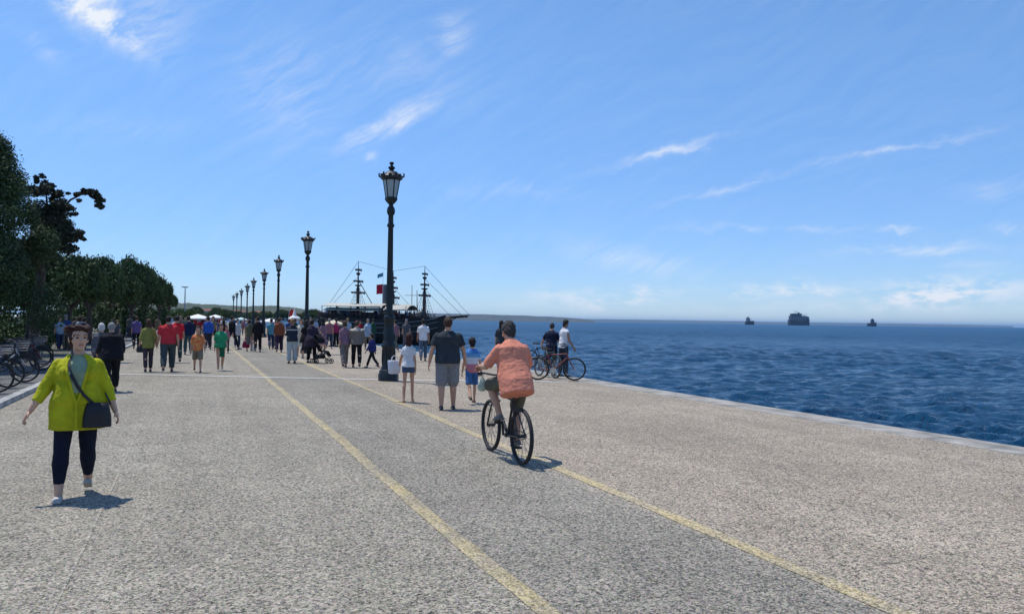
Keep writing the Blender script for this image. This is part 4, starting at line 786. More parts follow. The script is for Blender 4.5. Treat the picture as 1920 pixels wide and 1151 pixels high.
pq = at(1010, 705); make_bike('dark green bicycle seen end-on behind the rusty red bicycle', (pq.x, pq.y, .004), away(1010, 28)+pi, mat('dark_green_paint', (.02, .06, .05), .4), simple=True, tilt=rad(-5))
pq = at(994, 690); make_bike('dark bicycle half hidden behind the cyclist at the quay', (pq.x, pq.y, .004), away(996, 60)+pi, mat('dark_blue_paint', (.02, .03, .07), .4), simple=True)
# ================================================================== TREES
def leafmesh(name, blobs, n, size, flat=.55, inner=.25, seed=1, squash=1., wp=1.):
    g = np.random.default_rng(seed); wts = np.array([(b[1][0]*b[1][1]+b[1][0]*b[1][2])**wp for b in blobs]); idx = g.choice(len(blobs), n, p=wts/wts.sum())
    C = np.array([b[0] for b in blobs])[idx]; R = np.array([b[1] for b in blobs])[idx]
    d = g.normal(size=(n, 3)); d /= np.linalg.norm(d, axis=1)[:, None]
    rad_ = np.where(g.random(n) < inner, g.uniform(.3, .85, n), np.where(g.random(n) < .22, g.uniform(1., 1.45, n), g.uniform(.78, 1.1, n))); p = C+R*d*rad_[:, None]
    nn = d*flat+g.normal(size=(n, 3))*.55; nn /= np.linalg.norm(nn, axis=1)[:, None]
    a = np.cross(nn, g.normal(size=(n, 3))); a /= np.linalg.norm(a, axis=1)[:, None]; b = np.cross(nn, a); s = size*g.uniform(.5, 1.25, n)[:, None]
    V = np.stack([p-a*s*.9, p-b*s*squash*.55+nn*s*.12, p+a*s*.9, p+b*s*squash*.55+nn*s*.12], 1).reshape(-1, 3); F = np.arange(n*4).reshape(-1, 4); return npmesh(name, V, F)
def leafm(name, c, c2, tr=0.):
    m, t, b = newmat(name); co = nd(t, 'ShaderNodeTexCoord').outputs['Object']
    n = nd(t, 'ShaderNodeTexNoise', {'Vector': co, 'Scale': 1.1, 'Detail': 3.}).outputs['Fac']; n2 = nd(t, 'ShaderNodeTexNoise', {'Vector': co, 'Scale': 9., 'Detail': 2.}).outputs['Fac']
    f = nd(t, 'ShaderNodeMapRange', {'Value': mth(t, 'ADD', mth(t, 'MULTIPLY', n, .6), mth(t, 'MULTIPLY', n2, .4)), 'From Min': .35, 'From Max': .65}).outputs[0]
    t.links.new(mixrgb(t, f, c4(c2), c4(c)), b.inputs['Base Color']); b.inputs['Roughness'].default_value = .75; b.inputs['Specular IOR Level'].default_value = .2; return m
L_PINE = leafm('pine_needles', (.080, .120, .040), (.032, .056, .024)); L_DARK = leafm('dark_leaves', (.060, .070, .040), (.028, .032, .026)); L_CON = leafm('blue_green_needles', (.070, .115, .045), (.028, .050, .026)); L_LT = leafm('fresh_leaves', (.07, .11, .03), (.04, .07, .02))
BARK = mat('bark', (.075, .055, .042), .95, 0, .45, 6., .8, 20.)
def trunk(b, a, c, r0, r1, seed=0, n=6):
    a, c = Vector(a), Vector(c); pts = []; rs = []
    for i in range(n+1): f = i/n; pts.append(a.lerp(c, f)+Vector((mnoise.noise(Vector((f*3, seed, 0))), mnoise.noise(Vector((f*3, seed, 9))), 0))*.10*math.sin(f*pi)*(c-a).length*.6); rs.append(r0*(1-f)+r1*f+(.25*r0 if i == 0 else 0))
    b.tube(pts, rs, 8); return pts
def pz(x, y, d): r = ray(x, y); k = d/(r.x*F0.x+r.y*F0.y); return Vector((r.x*k, r.y*k, EYE+r.z*k))
# stone pines: unit crown, radius 1, height .62, on a forking trunk; three variants
pinev = []
for v in range(4):
    g = random.Random(40+v); bl = []
    for k in range(30):
        a = g.uniform(0, 2*pi); r = math.sqrt(g.random())*.80; z = .32*(1-r*r)+g.uniform(-.16, .05); q = g.uniform(.17, .30); bl.append(((r*cos(a), r*sin(a), z), (q, q, q*.72)))
    pinev.append((leafmesh('crown', bl, 19000, .042, .8, .22, 50+v), bl))
def pine(label, x, top, hw_, d, v, rz, bot=578, m=None, group='round-topped pines in a row along the park'):
    base = pz(x, 600, d); tz = pz(x, top, d).z; bz = pz(x, bot, d).z; R = hw_/FPX*d
    root = thing('pine_tree', label, 'tree', (base.x, base.y, -.03), 0, group)
    me, bl = pinev[v]; cr = bpy.data.objects.new('crown', me); COL.objects.link(cr); cr.parent = root
    if not me.materials: me.materials.append(None)
    cr.material_slots[0].link = 'OBJECT'; cr.material_slots[0].material = m or L_PINE
    sz = (tz-bz)/.72; cr.scale = (R, R, sz); cr.location = (0, 0, bz+.30*sz); cr.rotation_euler = (0, 0, rz)
    b = MB(); fk = bz*.85+.3; g = random.Random(v*7+int(x)); pts = trunk(b, (0, 0, 0), (g.uniform(-.15, .15), g.uniform(-.1, .1), fk), .17, .12, x)
    for k in range(6): a = 2*pi*k/6+g.random(); trunk(b, pts[-1], (R*.6*cos(a), R*.6*sin(a), bz+.3*sz+.15), .085, .03, x+k, 4)
    b.build('trunk', BARK, root); return root
PN = [('near round-topped pine behind the leafy dark tree', 52, 470, 92, 33, 0), ('round-topped pine with light green underside, second from the left', 128, 486, 66, 39, 1), ('third round-topped pine from the left of the row', 168, 494, 54, 46, 2), ('fourth round-topped pine of the row, slightly taller', 205, 496, 50, 54, 3), ('fifth round-topped pine of the row', 243, 498, 48, 62, 0), ('sixth round-topped pine of the row, over the man in raspberry red', 274, 511, 36, 71, 1), ('seventh round-topped pine, near the right end of the row', 300, 530, 26, 82, 2), ('last and smallest round-topped pine at the right end of the row', 318, 553, 14, 96, 3),
      ('dark pine filling the back of the park at the far left', -40, 500, 120, 46, 2), ('dark pine in the back row behind the bicycles', 60, 515, 80, 58, 3), ('dark pine in the back row above the lime cardigan', 140, 520, 60, 70, 1), ('dark pine in the back row above the grey haired man', 210, 522, 55, 85, 0), ('dark pine in the back row above the olive top', 270, 530, 40, 100, 2)]
for i, (l, x, tp_, hw_, d, v) in enumerate(PN): pine(l, x, tp_, hw_, d, v, i*1.3, 580 if i < 8 else 588)
# tall dense conifer at the left edge
d0 = 24.; base = pz(-62, 600, d0); root = thing('conifer_tree', 'tall dense dark conifer cut by the left edge of the picture', 'tree', (base.x, base.y, -.03)); bl = []; g = random.Random(3)
Hc2 = pz(-62, 228, d0).z
for k in range(120):
    f = g.random()**.8; z = 1.9+(Hc2-2.1)*f; R = 3.0*(1-f)**.62*(.92 if f > .1 else .8)+.15; a = g.uniform(0, 2*pi); r = R*g.uniform(.55, .95); q = g.uniform(.32, .62)*(1-.35*f); bl.append(((r*cos(a), r*sin(a), z), (q, q, q*1.15)))
me = leafmesh('crown', bl, 95000, .072, .75, .25, 9, .55); link('crown', me, L_CON, root, False)
b = MB(); trunk(b, (0, 0, 0), (.1, .1, Hc2-1), .22, .05, 2, 8)
for k in range(14): a = k*2.4; z = 1.6+k*.35; b.cone((.05, .05, z), (1.7*cos(a)*(1-k/20), 1.7*sin(a)*(1-k/20), z+.5), .05, .015, 5)
b.build('trunk', BARK, root)
# dark leafy tree with the reaching branch
d1 = 29.; base = pz(62, 600, d1); base.z = -.03; root = thing('leafy_tree', 'dark-leaved tree with one branch reaching out to the right over the pines', 'tree', (base.x, base.y, -.03)); g = random.Random(8); bl = []
for x, y, r, n in [(72, 335, 10, 3), (82, 330, 9, 2), (88, 352, 16, 5), (70, 365, 24, 5), (108, 372, 18, 6), (125, 385, 15, 5), (136, 398, 10, 3), (96, 405, 26, 7), (130, 365, 7, 2), (143, 363, 6, 2), (116, 432, 24, 7), (142, 440, 17, 6), (155, 447, 8, 3), (128, 462, 17, 5), (104, 455, 24, 6), (80, 430, 34, 8), (60, 400, 30, 6), (146, 367, 7, 4), (157, 359, 8, 5), (170, 359, 9, 5), (181, 364, 10, 5), (188, 374, 8, 4), (191, 385, 9, 4), (184, 379, 6, 3), (150, 376, 7, 3), (95, 490, 20, 5), (60, 480, 36, 7)]:
    for k in range(n):
        p = pz(x+g.uniform(-.55, .55)*r, y+g.uniform(-.55, .55)*r, d1+g.uniform(-1, 1)*r*.03)-base; q = r*.5/FPX*d1*g.uniform(.6, 1.1); bl.append(((p.x, p.y, p.z+.0), (q*g.uniform(.8, 1.5), q*g.uniform(.8, 1.4), q*g.uniform(.5, .9))))
me = leafmesh('crown', bl, 30000, .06, .4, .3, 12, .9, .7); link('crown', me, L_DARK, root, False)
b = MB(); Z0 = Vector((base.x, base.y, 0)); q0 = lambda x, y: pz(x, y, d1)-Vector((base.x, base.y, -.03))
trunk(b, (0, 0, 0), q0(78, 500), .20, .14, 4, 6); trunk(b, q0(78, 500), q0(92, 400), .13, .07, 5, 5); trunk(b, q0(92, 410), q0(84, 350), .05, .02, 6, 4)
b.tube([q0(95, 420), q0(115, 395), q0(132, 375), q0(150, 366), q0(165, 359), q0(180, 365), q0(190, 382)], [.06, .05, .04, .034, .028, .02, .01], 6); trunk(b, q0(85, 470), q0(145, 445), .07, .02, 7, 4); trunk(b, q0(82, 480), q0(55, 400), .09, .03, 9, 4); b.build('trunk', BARK, root)
# hedges and shrubs under the trees
for i, (x, d, wd, hh, l) in enumerate([(-60, 30, 4.5, 1.5, 'dark clipped hedge at the far left behind the parked bicycles'), (40, 38, 5., 2.1, 'dark hedge under the near pine'), (120, 50, 7., 2.5, 'hedge under the pines behind the woman in lime'), (190, 64, 8, 2.7, 'hedge under the pines above the grey haired man'), (250, 84, 9, 2.7, 'hedge at the back of the pine row'), (310, 112, 9, 2.6, 'pale green shrubs at the right end of the pine row'), (352, 150, 9, 3.0, 'low shrubs beyond the end of the pine row')]):
    p = pz(x, 600, d); g = random.Random(i); bl = [((g.uniform(-.5, .5)*wd, g.uniform(-.5, .5)*1.4, hh*g.uniform(.25, .75)), (.5, .5, hh*.33)) for k in range(26)]
    o = link('hedge', leafmesh('hedge', bl, 5000, .10 if d < 60 else .16, .5, .2, 70+i), L_PINE if i < 5 else L_LT, None, False); o.location = (p.x, p.y, 0); o.rotation_euler = (0, 0, -PSI-.3); tag(o, l, 'hedge')
# ================================================================== PARKED BICYCLES
GR = 'rental bicycles parked along the pale kerb'
proto = None
cols = [('white', (.7, .7, .68)), ('dark blue', (.02, .04, .14)), ('black', (.02, .02, .02)), ('silver', (.4, .41, .42)), ('navy', (.012, .018, .05)), ('dark red', (.14, .012, .015)), ('grey', (.15, .15, .16)), ('teal', (.02, .12, .13))]
where = ['cut by the left edge of the picture', 'second from the left edge', 'third in the row from the left edge', 'behind the hand of the woman in lime', 'beside the elbow of the woman in lime', 'farther back at the kerb', 'deep in the rental row', 'last in the rental row']
for i, (nm, c) in enumerate(cols):
    y = 19.2+i*1.55; x = -4.75-.12*i+random.uniform(-.12, .12); rz = rad(-62+random.uniform(-14, 14)); m = mat(nm.replace(' ', '_')+'_frame_paint', c, .35)
    l = f'{nm} bicycle in the rental row, {where[i]}'
    if proto is None: proto = make_bike(l, (x, y, -.01), rz, m, GR, basket=True, tilt=rad(4), metal=mat('dull_steel', (.16, .16, .17), .5, .6))
    else:
        o = dup(proto, (x, y, -.01), rz, l)
        o.rotation_euler = (0, rad(random.uniform(-6, 6)), rz)
        for ch in kids(o):
            if ch.name.split('.')[0] in ('frame', 'fork'):
                ch.data = ch.data.copy(); ch.data.materials[0] = m
# cafe tables and parasols at the park edge
def parasol(label, x, ytop, hw_, d, m, group=None, edge=None):
    p = pz(x, 600, d); tz = pz(x, ytop, d).z; R = hw_/FPX*d; root = thing('parasol', label, 'parasol', (p.x, p.y, 0), random.random(), group)
    b = MB(); hh = R*.32; R_ = []
    n = 16
    for r, z in ((.02, tz), (.5, tz-hh*.42), (1., tz-hh), (1.0, tz-hh-.10), (.985, tz-hh-.10), (.985, tz-hh-.02), (.49, tz-hh*.42-.02), (.015, tz-.03)):
        R_.append([(R*r*(1 if k % 2 == 0 else .95)*cos(2*pi*k/n), R*r*(1 if k % 2 == 0 else .95)*sin(2*pi*k/n), z) for k in range(n)])
    b.rings(R_).build('canopy', m, root, False)
    MB().cone((0, 0, 0), (0, 0, tz+.06), .028, .022, 8).build('pole', STEEL, root)
    b = MB()
    for k in range(8): a = 2*pi*k/8; b.cone((0, 0, tz-hh*.9), (R*.7*cos(a), R*.7*sin(a), tz-hh*.72), .008, .008, 4)
    b.build('ribs', STEEL, root); MB().lathe([(.28, 0), (.28, .06), (.06, .09), (.05, .3)], 14).build('base', IRON, root); return root
WC = mat('white_canvas_cover', (.78, .78, .76), .8, 0, .08, 3.)
parasol('large white parasol above the boy in orange', 371, 589, 24, 66, WC); parasol('smaller white parasol right of the large white one', 404, 590, 17, 84, WC); parasol('pale green-white parasol near the farthest lamps', 452, 595, 13, 92, mat('pale_green_canvas', (.45, .6, .58), .8)); parasol('flat white parasol between the fourth and third lamps', 506, 597, 18, 74, WC)
parasol('cream parasol over the stall beside the magenta top', 626, 600, 22, 47, mat('cream_canvas', (.60, .55, .38), .8))
# stall under the cream parasol
p = pz(617, 600, 48); root = thing('vendor_stall', 'small grey vendor cart under the cream parasol', 'stall', (p.x, p.y, 0), -PSI)
MB().box((0, 0, .62), (.55, .3, .32)).build('cart_body', mat('grey_panel', (.24, .26, .24), .6), root, False); MB().box((0, 0, .96), (.62, .36, .02)).build('counter', STEEL, root, False)
for s in (-1, 1): q = MB(); q.tube([(s*.40, -.33+0*cos(a), .16)for a in (0, 1)], .01, 4); q.tube([(s*.40+.14*cos(a), -.32, .16+.14*sin(a)) for a in [2*pi*k/16 for k in range(16)]], .02, 6, closed=True); q.build('wheel', BLACK, root)
# red banner and white pennant
p = pz(541, 600, 56); root = thing('banner', 'tall red feather banner above the rust brown top', 'banner', (p.x, p.y, 0), -PSI+.5)
MB().tube([(0, 0, 0), (0, 0, 1.9), (.06, 0, 2.2), (.2, 0, 2.34)], .015, 6).build('pole', STEEL, root)
b = MB(); R_ = []
for z, x0, x1 in ((1.0, .02, .42), (1.3, .02, .55), (1.7, .02, .6), (2.0, .03, .58), (2.2, .07, .48), (2.32, .19, .28)): R_.append([(x0+(x1-x0)*u, .04*sin(u*5+z*3)+sgn*.006, z) for sgn, us in ((1, (0, .33, .66, 1)), (-1, (1, .66, .33, 0))) for u in us])
b.rings(R_).build('cloth', cloth((.62, .05, .04)), root)
p = pz(552, 600, 54); root = thing('tent', 'small white pointed stall tent right of the red banner', 'tent', (p.x, p.y, 0), .2)
MB().lathe([(.48, 1.62), (.45, 1.72), (.16, 1.86), (.05, 2.25), (.02, 2.5)], 4).build('roof', WC, root, False)
for sx in (-1, 1):
    for sy in (-1, 1): MB().cone((sx*.3, sy*.3, 0), (sx*.3, sy*.3, 1.66), .018, .018, 6).build('pole', STEEL, root)
# tall floodlight mast
p = pz(346, 600, 210); root = thing('floodlight_mast', 'tall thin floodlight mast beyond the end of the pines', 'light mast', (p.x, p.y, 0), -PSI); hz_ = pz(346, 538, 210).z
MB().cone((0, 0, 0), (0, 0, hz_), .22, .12, 10).build('mast', mat('galvanised', (.28, .32, .36), .5, .5), root); b = MB(); b.bar((-.75, 0, hz_), (.75, 0, hz_), .16, .16)
for k in range(5): b.box((-.7+.35*k, -.12, hz_-.05), (.14, .14, .12))
b.build('lamp_head', IRON, root)
# buildings on the wooded hill
BW = mat('pale_render', (.38, .37, .34), .9, 0, .12, .3); RT = mat('roof_tile', (.22, .09, .06), .9, 0, .2, 1.); WN = mat('window_dark', (.03, .04, .05), .3)
for i, (x, y, d, wd, hh, l) in enumerate([(352, 586, 700, 16, 9, 'pale block of flats on the wooded hill behind the light mast'), (386, 583, 760, 20, 12, 'wide pale building on the hill above the large white parasol'), (418, 584, 720, 14, 10, 'pale building on the hill left of the farthest lamps'), (448, 585, 700, 13, 9, 'pale building on the hill behind the farthest lamps'), (486, 587, 680, 18, 8, 'low pale building between the fifth and fourth lamps'), (535, 588, 640, 15, 8, 'low pale building on the hill above the red banner'), (590, 592, 620, 14, 6, 'low pale building at the foot of the hill, left of the ship')]):
    p = pz(x, y, d); z1 = p.z; z0 = z1-hh; root = thing('building', l, 'building', (p.x, p.y, 0), -PSI+random.uniform(-.4, .4))
    MB().box((0, 0, (z1+z0)/2-3), (wd/2, 5, hh/2+3)).build('wall', BW, root, False); MB().add([(-wd/2-.5, -5.5, z1), (wd/2+.5, -5.5, z1), (wd/2+.5, 5.5, z1), (-wd/2-.5, 5.5, z1), (-wd/2+4, 0, z1+2), (wd/2-4, 0, z1+2)], [(0, 1, 5, 4), (2, 3, 4, 5), (1, 2, 5), (3, 0, 4), (0, 3, 2, 1)]).build('roof', RT, root, False)
    for fl in range(int(hh//3)):
        for k in range(int(wd//3.2)): MB().box((-wd/2+2+k*3.2, -5.02, z1-1.8-fl*3), (.7, .05, .8)).build('window', WN, root, False)
# individual far trees on the hill's foot
g = random.Random(5); ORD = 'first second third fourth fifth sixth seventh eighth ninth tenth eleventh twelfth thirteenth fourteenth fifteenth sixteenth'.split()
for i in range(16):
    x = 338+i*17+g.uniform(-5, 5); d = g.uniform(210, 420); hh = g.uniform(3.2, 5.4); p = pz(x, 600, d)
    root = thing('park_tree', f'distant bushy tree at the hill foot, {ORD[i]} of its line from the left', 'tree', (p.x, p.y, -.05), 0, 'distant trees at the foot of the wooded hill')
    me, bl = pinev[i % 4]; cr = bpy.data.objects.new('crown', me); COL.objects.link(cr); cr.parent = root; cr.material_slots[0].link = 'OBJECT'; cr.material_slots[0].material = L_PINE if i % 3 else L_LT
    cr.scale = (d*.012, d*.012, hh*1.05); cr.location = (0, 0, hh*.55); cr.rotation_euler = (0, 0, i); b = MB(); trunk(b, (0, 0, 0), (0, 0, hh*.6), .25, .15, i); b.build('trunk', BARK, root)
# ================================================================== SHIP
DS = 96.; sp = pz(716, 600, DS); SR = head_to(R0.x, R0.y)+pi/2-rad(0)   # local +x = along the ship towards the bow
ship = thing('sailing_ship', 'dark wooden three-masted excursion ship with white awnings moored beyond the quay', 'ship', (sp.x, sp.y, 0), SR-rad(10))
k_ = DS/FPX
def sx(px): return (px-716)*k_
def sz(py): return pz(716, py, DS).z
HWOOD = mat('tarred_hull_planks', (.030, .019, .014), .75, 0, .5, 2., .4, 9.)
secs = []
for x, hwd, zt, zb in ((-7.9, 1.5, 2.55, .2), (-7.2, 2.0, 2.45, -1.2), (-4, 2.5, 1.95, -1.9), (0, 2.6, 1.65, -2.0), (3.5, 2.4, 1.75, -2.0), (6, 1.7, 1.95, -1.8), (7.4, .8, 2.05, -1.3), (8.2, .12, 2.3, .2)):
    secs.append([(x, s*hwd*w_, zb+(zt-zb)*f) for s, fs in ((-1, ((1, 1), (1.02, .75), (.95, .45), (.6, .15), (.08, 0))), (1, ((.08, 0), (.6, .15), (.95, .45), (1.02, .75), (1, 1)))) for w_, f in fs])
b = MB(); b.rings(secs); b.build('hull', HWOOD, ship)
PALEW = mat('pale_trim', (.22, .21, .19), .7)
b = MB()
for s in (-1, 1):
    for f, r in ((.62, .05), (.82, .05), (.97, .06)):
        pts = []
        for x, hwd, zt, zb in ((-7.2, 2.0, 1.85, -1.2), (-4, 2.5, 1.45, -1.9), (0, 2.6, 1.25, -2.0), (3.5, 2.4, 1.35, -2.0), (6, 1.7, 1.7, -1.8), (7.4, .8, 2.05, -1.3)): pts.append((x, s*(hwd*1.02+.03), zb+(zt-zb)*f))
        b.tube(pts, r, 5)
b.build('rubbing_strakes', PALEW, ship)
b = MB()
for s in (-1, 1):
    for x in np.arange(-6.8, 6.6, .55): hwd = 2.45 if x < 3.5 else 2.45-(x-3.5)*.35; b.cone((x, s*hwd, 1.2), (x, s*hwd, 2.35), .035, .035, 5)
    for z in (1.75, 2.05, 2.35): b.tube([(-6.9, s*2.3, z), (-3, s*2.45, z), (3.5, s*2.4, z), (6.6, s*1.4, z+.1)], .035, 5)
b.build('railing', DWOOD, ship)
MB().box((-1.5, 0, 1.42), (5.8, 2.2, .05)).build('deck', DWOOD, ship, False)
b = MB(); b.box((-2.6, 0, 2.0), (3.9, 1.2, .55)); b.box((-5.2, 0, 2.3), (1.2, 1.6, .62)); b.box((2.6, 0, 1.85), (1.0, 1.3, .45)); b.box((5.0, 0, 1.75), (.9, .9, .4)); cab = b.build('cabin', mat('brown_panel', (.05, .03, .03), .6), ship, False)
for x in (-3.6, -2.8, -2, -1.2, -.4): MB().box((x, -1.23, 2.1), (.3, .03, .22)).build('window', WN, cab, False)
AW = mat('awning_canvas', (.48, .46, .39), .85, 0, .08, 2.)
b = MB(); x0, x1 = sx(611), sx(727); zt_, zb_ = sz(569), sz(573)
def awn(x0, x1, zt, zb, wd):
    b = MB(); ys = np.linspace(-1, 1, 9); top = []; R_ = []
    for x, dz_ in ((x0, -.12), (x0+.3, 0), ((x0+x1)/2, -.05), (x1-.3, 0), (x1, -.14)): R_.append([(x, wd*y, zt+dz_-(abs(y)**2.5)*(zt-zb)) for y in ys]+[(x, wd*y, zt+dz_-.05-(abs(y)**2.5)*(zt-zb)) for y in ys[::-1]])
    return b.rings(R_)
awn(x0, x1, zt_, zb_-.1, 2.5).build('awning', AW, ship); awn(sx(612), sx(722), sz(577), sz(582), 2.45).build('awning', AW, ship); awn(sx(731), sx(776), sz(570), sz(580), 2.45).build('awning', AW, ship)
b = MB()
for x in (sx(612), sx(640), sx(668), sx(697), sx(724), sx(734), sx(774)):
    for s in (-1, 1): b.cone((x, s*2.3, 1.4), (x, s*2.35, sz(574)), .045, .045, 6)
b.build('awning_posts', DWOOD, ship)
masts = [(668, 490, 1.0), (737, 508, .95), (798, 499, 1.0)]
for px, top_, q in masts:
    x = sx(px); zt2 = sz(top_); b = MB(); b.cone((x, 0, 1.2), (x, 0, zt2*.62), .24, .18, 10); b.cone((x, 0, zt2*.6), (x, 0, zt2), .13, .03, 8); ms = b.build('mast', DWOOD, ship)
    b = MB(); zc = zt2*.62+.35; b.lathe([(.20, zc-.12), (.42, zc), (.42, zc+.08), (.40, zc+.08), (.38, zc+.02)], 12, (x, 0)); b.lathe([(.12, zt2*.80), (.26, zt2*.82), (.26, zt2*.84)], 8, (x, 0)); b.build('crows_nest', DWOOD, ms)
    rg_ = MB()
    for zf, hl in ((.50, .9), (.66, .62), (.82, .4)):
        z = zt2*zf+.6; a = MB(); a.tube([(x-.35*hl, -hl*1.9, z-.05), (x, 0, z+.03), (x+.35*hl, hl*1.9, z+.05)], [.03, .06, .03], 6); a.build('yard', DWOOD, ms)
        a = MB(); R_ = []       # furled sail lashed under the yard
        for f in np.linspace(-.85, .85, 9): R_.append([(x+.35*hl*f+(.10+.03*sin(f*19))*cos(t_)+.05, hl*1.9*f, z-.10+(.11+.035*cos(f*23))*sin(t_)) for t_ in [2*pi*k/8 for k in range(8)]])
        a.rings(R_).build('furled_sail', mat('furled_canvas', (.06, .055, .06), .9) if 'furled_canvas' not in bpy.data.materials else bpy.data.materials['furled_canvas'], ms)
    for s in (-1, 1):
        for k in range(4): rg_.cone((x+(-.7+.47*k), s*2.3, 1.9), (x, s*.15, zc), .022, .018, 4)
        for j in range(1, 9): f = j/9.5; y_ = s*(2.3*(1-f)+.15*f); rg_.cone((x-.7*(1-f), y_, 1.9+(zc-1.9)*f), (x+.71*(1-f), y_, 1.9+(zc-1.9)*f), .014, .014, 4)
    rg_.build('shrouds', BLACK, ms)
b = MB(); tip = (sx(884), 0, sz(589)); bow = (7.0, 0, 1.9); b.tube([(6.0, 0, 1.75), bow, tip], [.17, .15, .05], 8)
for f in (.35, .6, .85): p = Vector(bow).lerp(Vector(tip), f); b.cone(p+Vector((0, -.5, 0)), p+Vector((0, .5, 0)), .03, .03, 5)
for k in range(9): f = k/9; p = Vector(bow).lerp(Vector(tip), f); b.ell(p-Vector((0, 0, .12)), (.30, .10, .12), None, 8, 5)
b.tube([(7.6, 0, .9), (8.6, 0, 1.5), (9.6, 0, 2.0)], [.12, .08, .04], 6); b.build('bowsprit', DWOOD, ship)
b = MB(); mt = [Vector((sx(p), 0, sz(t_))) for p, t_, q in masts]
def ln(a, c, r=.022): b.cone(a, c, r, r, 4)
ln(mt[2], tip); ln(mt[2]*.6+Vector((sx(798), 0, 1.2))*.4, Vector((8.9, 0, 2.1))); ln(mt[2]*.78+Vector((sx(798), 0, 1.2))*.22, Vector(tip)*.8+Vector(bow)*.2); ln(mt[1], mt[2]); ln(mt[0], mt[1]); ln(mt[0]*.7+Vector((sx(668), 0, 1.2))*.3, (sx(700), 0, sz(576)), .05); ln(mt[0], (-8, 0, 2.1)); ln(mt[0]*.75+Vector((sx(668), 0, 1.2))*.25, (-7.9, 0, 2.1)); ln(mt[1]*.7+Vector((sx(737), 0, 1))*.3, (sx(790), 0, 2.))
b.build('rigging', BLACK, ship)
b = MB(); b.cone((sx(771), .6, 1.3), (sx(771), .6, sz(534)), .05, .04, 6); b.cone((sx(757), .6, sz(553)), (sx(781), .6, sz(553)), .03, .03, 5); b.cone((sx(780), 1.0, 1.3), (sx(779), 1., sz(543)), .08, .04, 6); b.build('derrick', DWOOD, ship)
b = MB(); b.lathe([(.22, sz(585)), (.26, sz(565)), (.3, sz(535)), (.2, sz(533))], 10, (sx(719), .3)); b.build('funnel', mat('grey_funnel', (.12, .12, .14), .6), ship)
fp = thing('flagpole', 'thin pole with a pale blue flag and a red flag on the ship', 'flagpole', (0, 0, 0)); w2 = ship.matrix_basis
fp.location = loc_on((sp.x, sp.y, 0), SR-rad(10), (sx(711), .9, 0))[:2]+(0,); fp.rotation_euler = (0, 0, SR-rad(10))
MB().cone((0, 0, 1.4), (.1, 0, sz(508)), .03, .018, 6).build('pole', WHITEP, fp)
def flag(nm, z0, z1, L, m, sk=0.):
    b = MB(); R_ = []
    for u in np.linspace(0, 1, 7): dz_ = -sk*u; th = .012; R_.append([(.06-L*u, .10*sin(u*7)+th, z1+dz_), (.06-L*u, .10*sin(u*7)-th, z1+dz_), (.06-L*u, .10*sin(u*7+.6)-th, z0+dz_), (.06-L*u, .10*sin(u*7+.6)+th, z0+dz_)])
    b.rings(R_).build(nm, m, fp)
flag('blue_flag', sz(517), sz(510), .75, cloth((.10, .32, .42)), .3); flag('red_flag', sz(550), sz(532), .85, cloth((.45, .015, .04)), .1)
# ================================================================== CARGO SHIPS
def cargo(label, x, top, wd, d, kind):
    p = pz(x, 600, d); root = thing('cargo_ship', label, 'ship', (p.x, p.y, SEA), -PSI+(.0 if kind else .35)); W_ = wd/FPX*d; hz2 = (pz(x, top, d).z-SEA)
    b = MB(); secs = []
    for u, hwd, zt in ((-.5, .12, .36), (-.42, .17, .34), (0, .18, .32), (.38, .14, .34), (.5, .03, .44)): secs.append([(u*W_, s*hwd*W_, z*hz2) for s, z in ((-1, zt), (-1, -.05), (1, -.05), (1, zt))])
    b.rings(secs).build('hull', mat('ship_hull', (.035, .045, .06), .7), root, False)
    b = MB(); hs = mat('ship_house', (.16, .18, .21) if kind == 0 else (.07, .085, .11), .7)
    if kind == 2:
        b.box((-.05*W_, 0, .48*hz2), (.40*W_, .13*W_, .15*hz2)); b.box((-.12*W_, 0, .70*hz2), (.22*W_, .11*W_, .09*hz2)); b.box((-.3*W_, 0, .70*hz2), (.10*W_, .1*W_, .07*hz2)); b.box((.30*W_, 0, .45*hz2), (.14*W_, .12*W_, .14*hz2))
    else:
        sgn = -1 if kind == 0 else .2; b.box((sgn*.22*W_, 0, .5*hz2), (.17*W_, .12*W_, .19*hz2)); b.box((sgn*.24*W_, 0, .74*hz2), (.08*W_, .07*W_, .08*hz2)); b.box((.12*W_, 0, .37*hz2), (.28*W_, .12*W_, .05*hz2))
    b.build('superstructure', hs, root, False)
    b = MB(); b.cone((-.12*W_, 0, .6*hz2), (-.12*W_, 0, hz2), .012*W_, .006*W_, 6); b.cone((.2*W_, 0, .3*hz2), (.2*W_, 0, .72*hz2), .01*W_, .008*W_, 6); b.cone((.2*W_, 0, .7*hz2), (.36*W_, 0, .56*hz2), .008*W_, .006*W_, 5); b.build('mast', hs, root)
    if kind == 2:
        q = MB()
        for u, z0_, z1_ in ((-.38, .5, .82), (-.2, .7, .98), (.12, .5, .8), (.24, .5, .74), (.34, .5, .8)): q.cone((u*W_, 0, z0_*hz2), (u*W_, 0, z1_*hz2), .008*W_, .006*W_, 5); q.cone(((u-.05)*W_, 0, (z1_-.05)*hz2), ((u+.05)*W_, 0, (z1_-.03)*hz2), .006*W_, .006*W_, 4)
        for u in np.arange(-.40, .3, .085): q.box((u*W_, -.135*W_, .52*hz2), (.022*W_, .004*W_, .03*hz2)); q.box((u*W_, -.135*W_, .41*hz2), (.022*W_, .004*W_, .02*hz2))
        q.build('deck_gear', mat('pale_gear', (.3, .32, .34), .7), root)
        MB().lathe([(.05*W_, .6*hz2), (.045*W_, .88*hz2)], 8, (-.02*W_, 0)).build('funnel', hs, root)
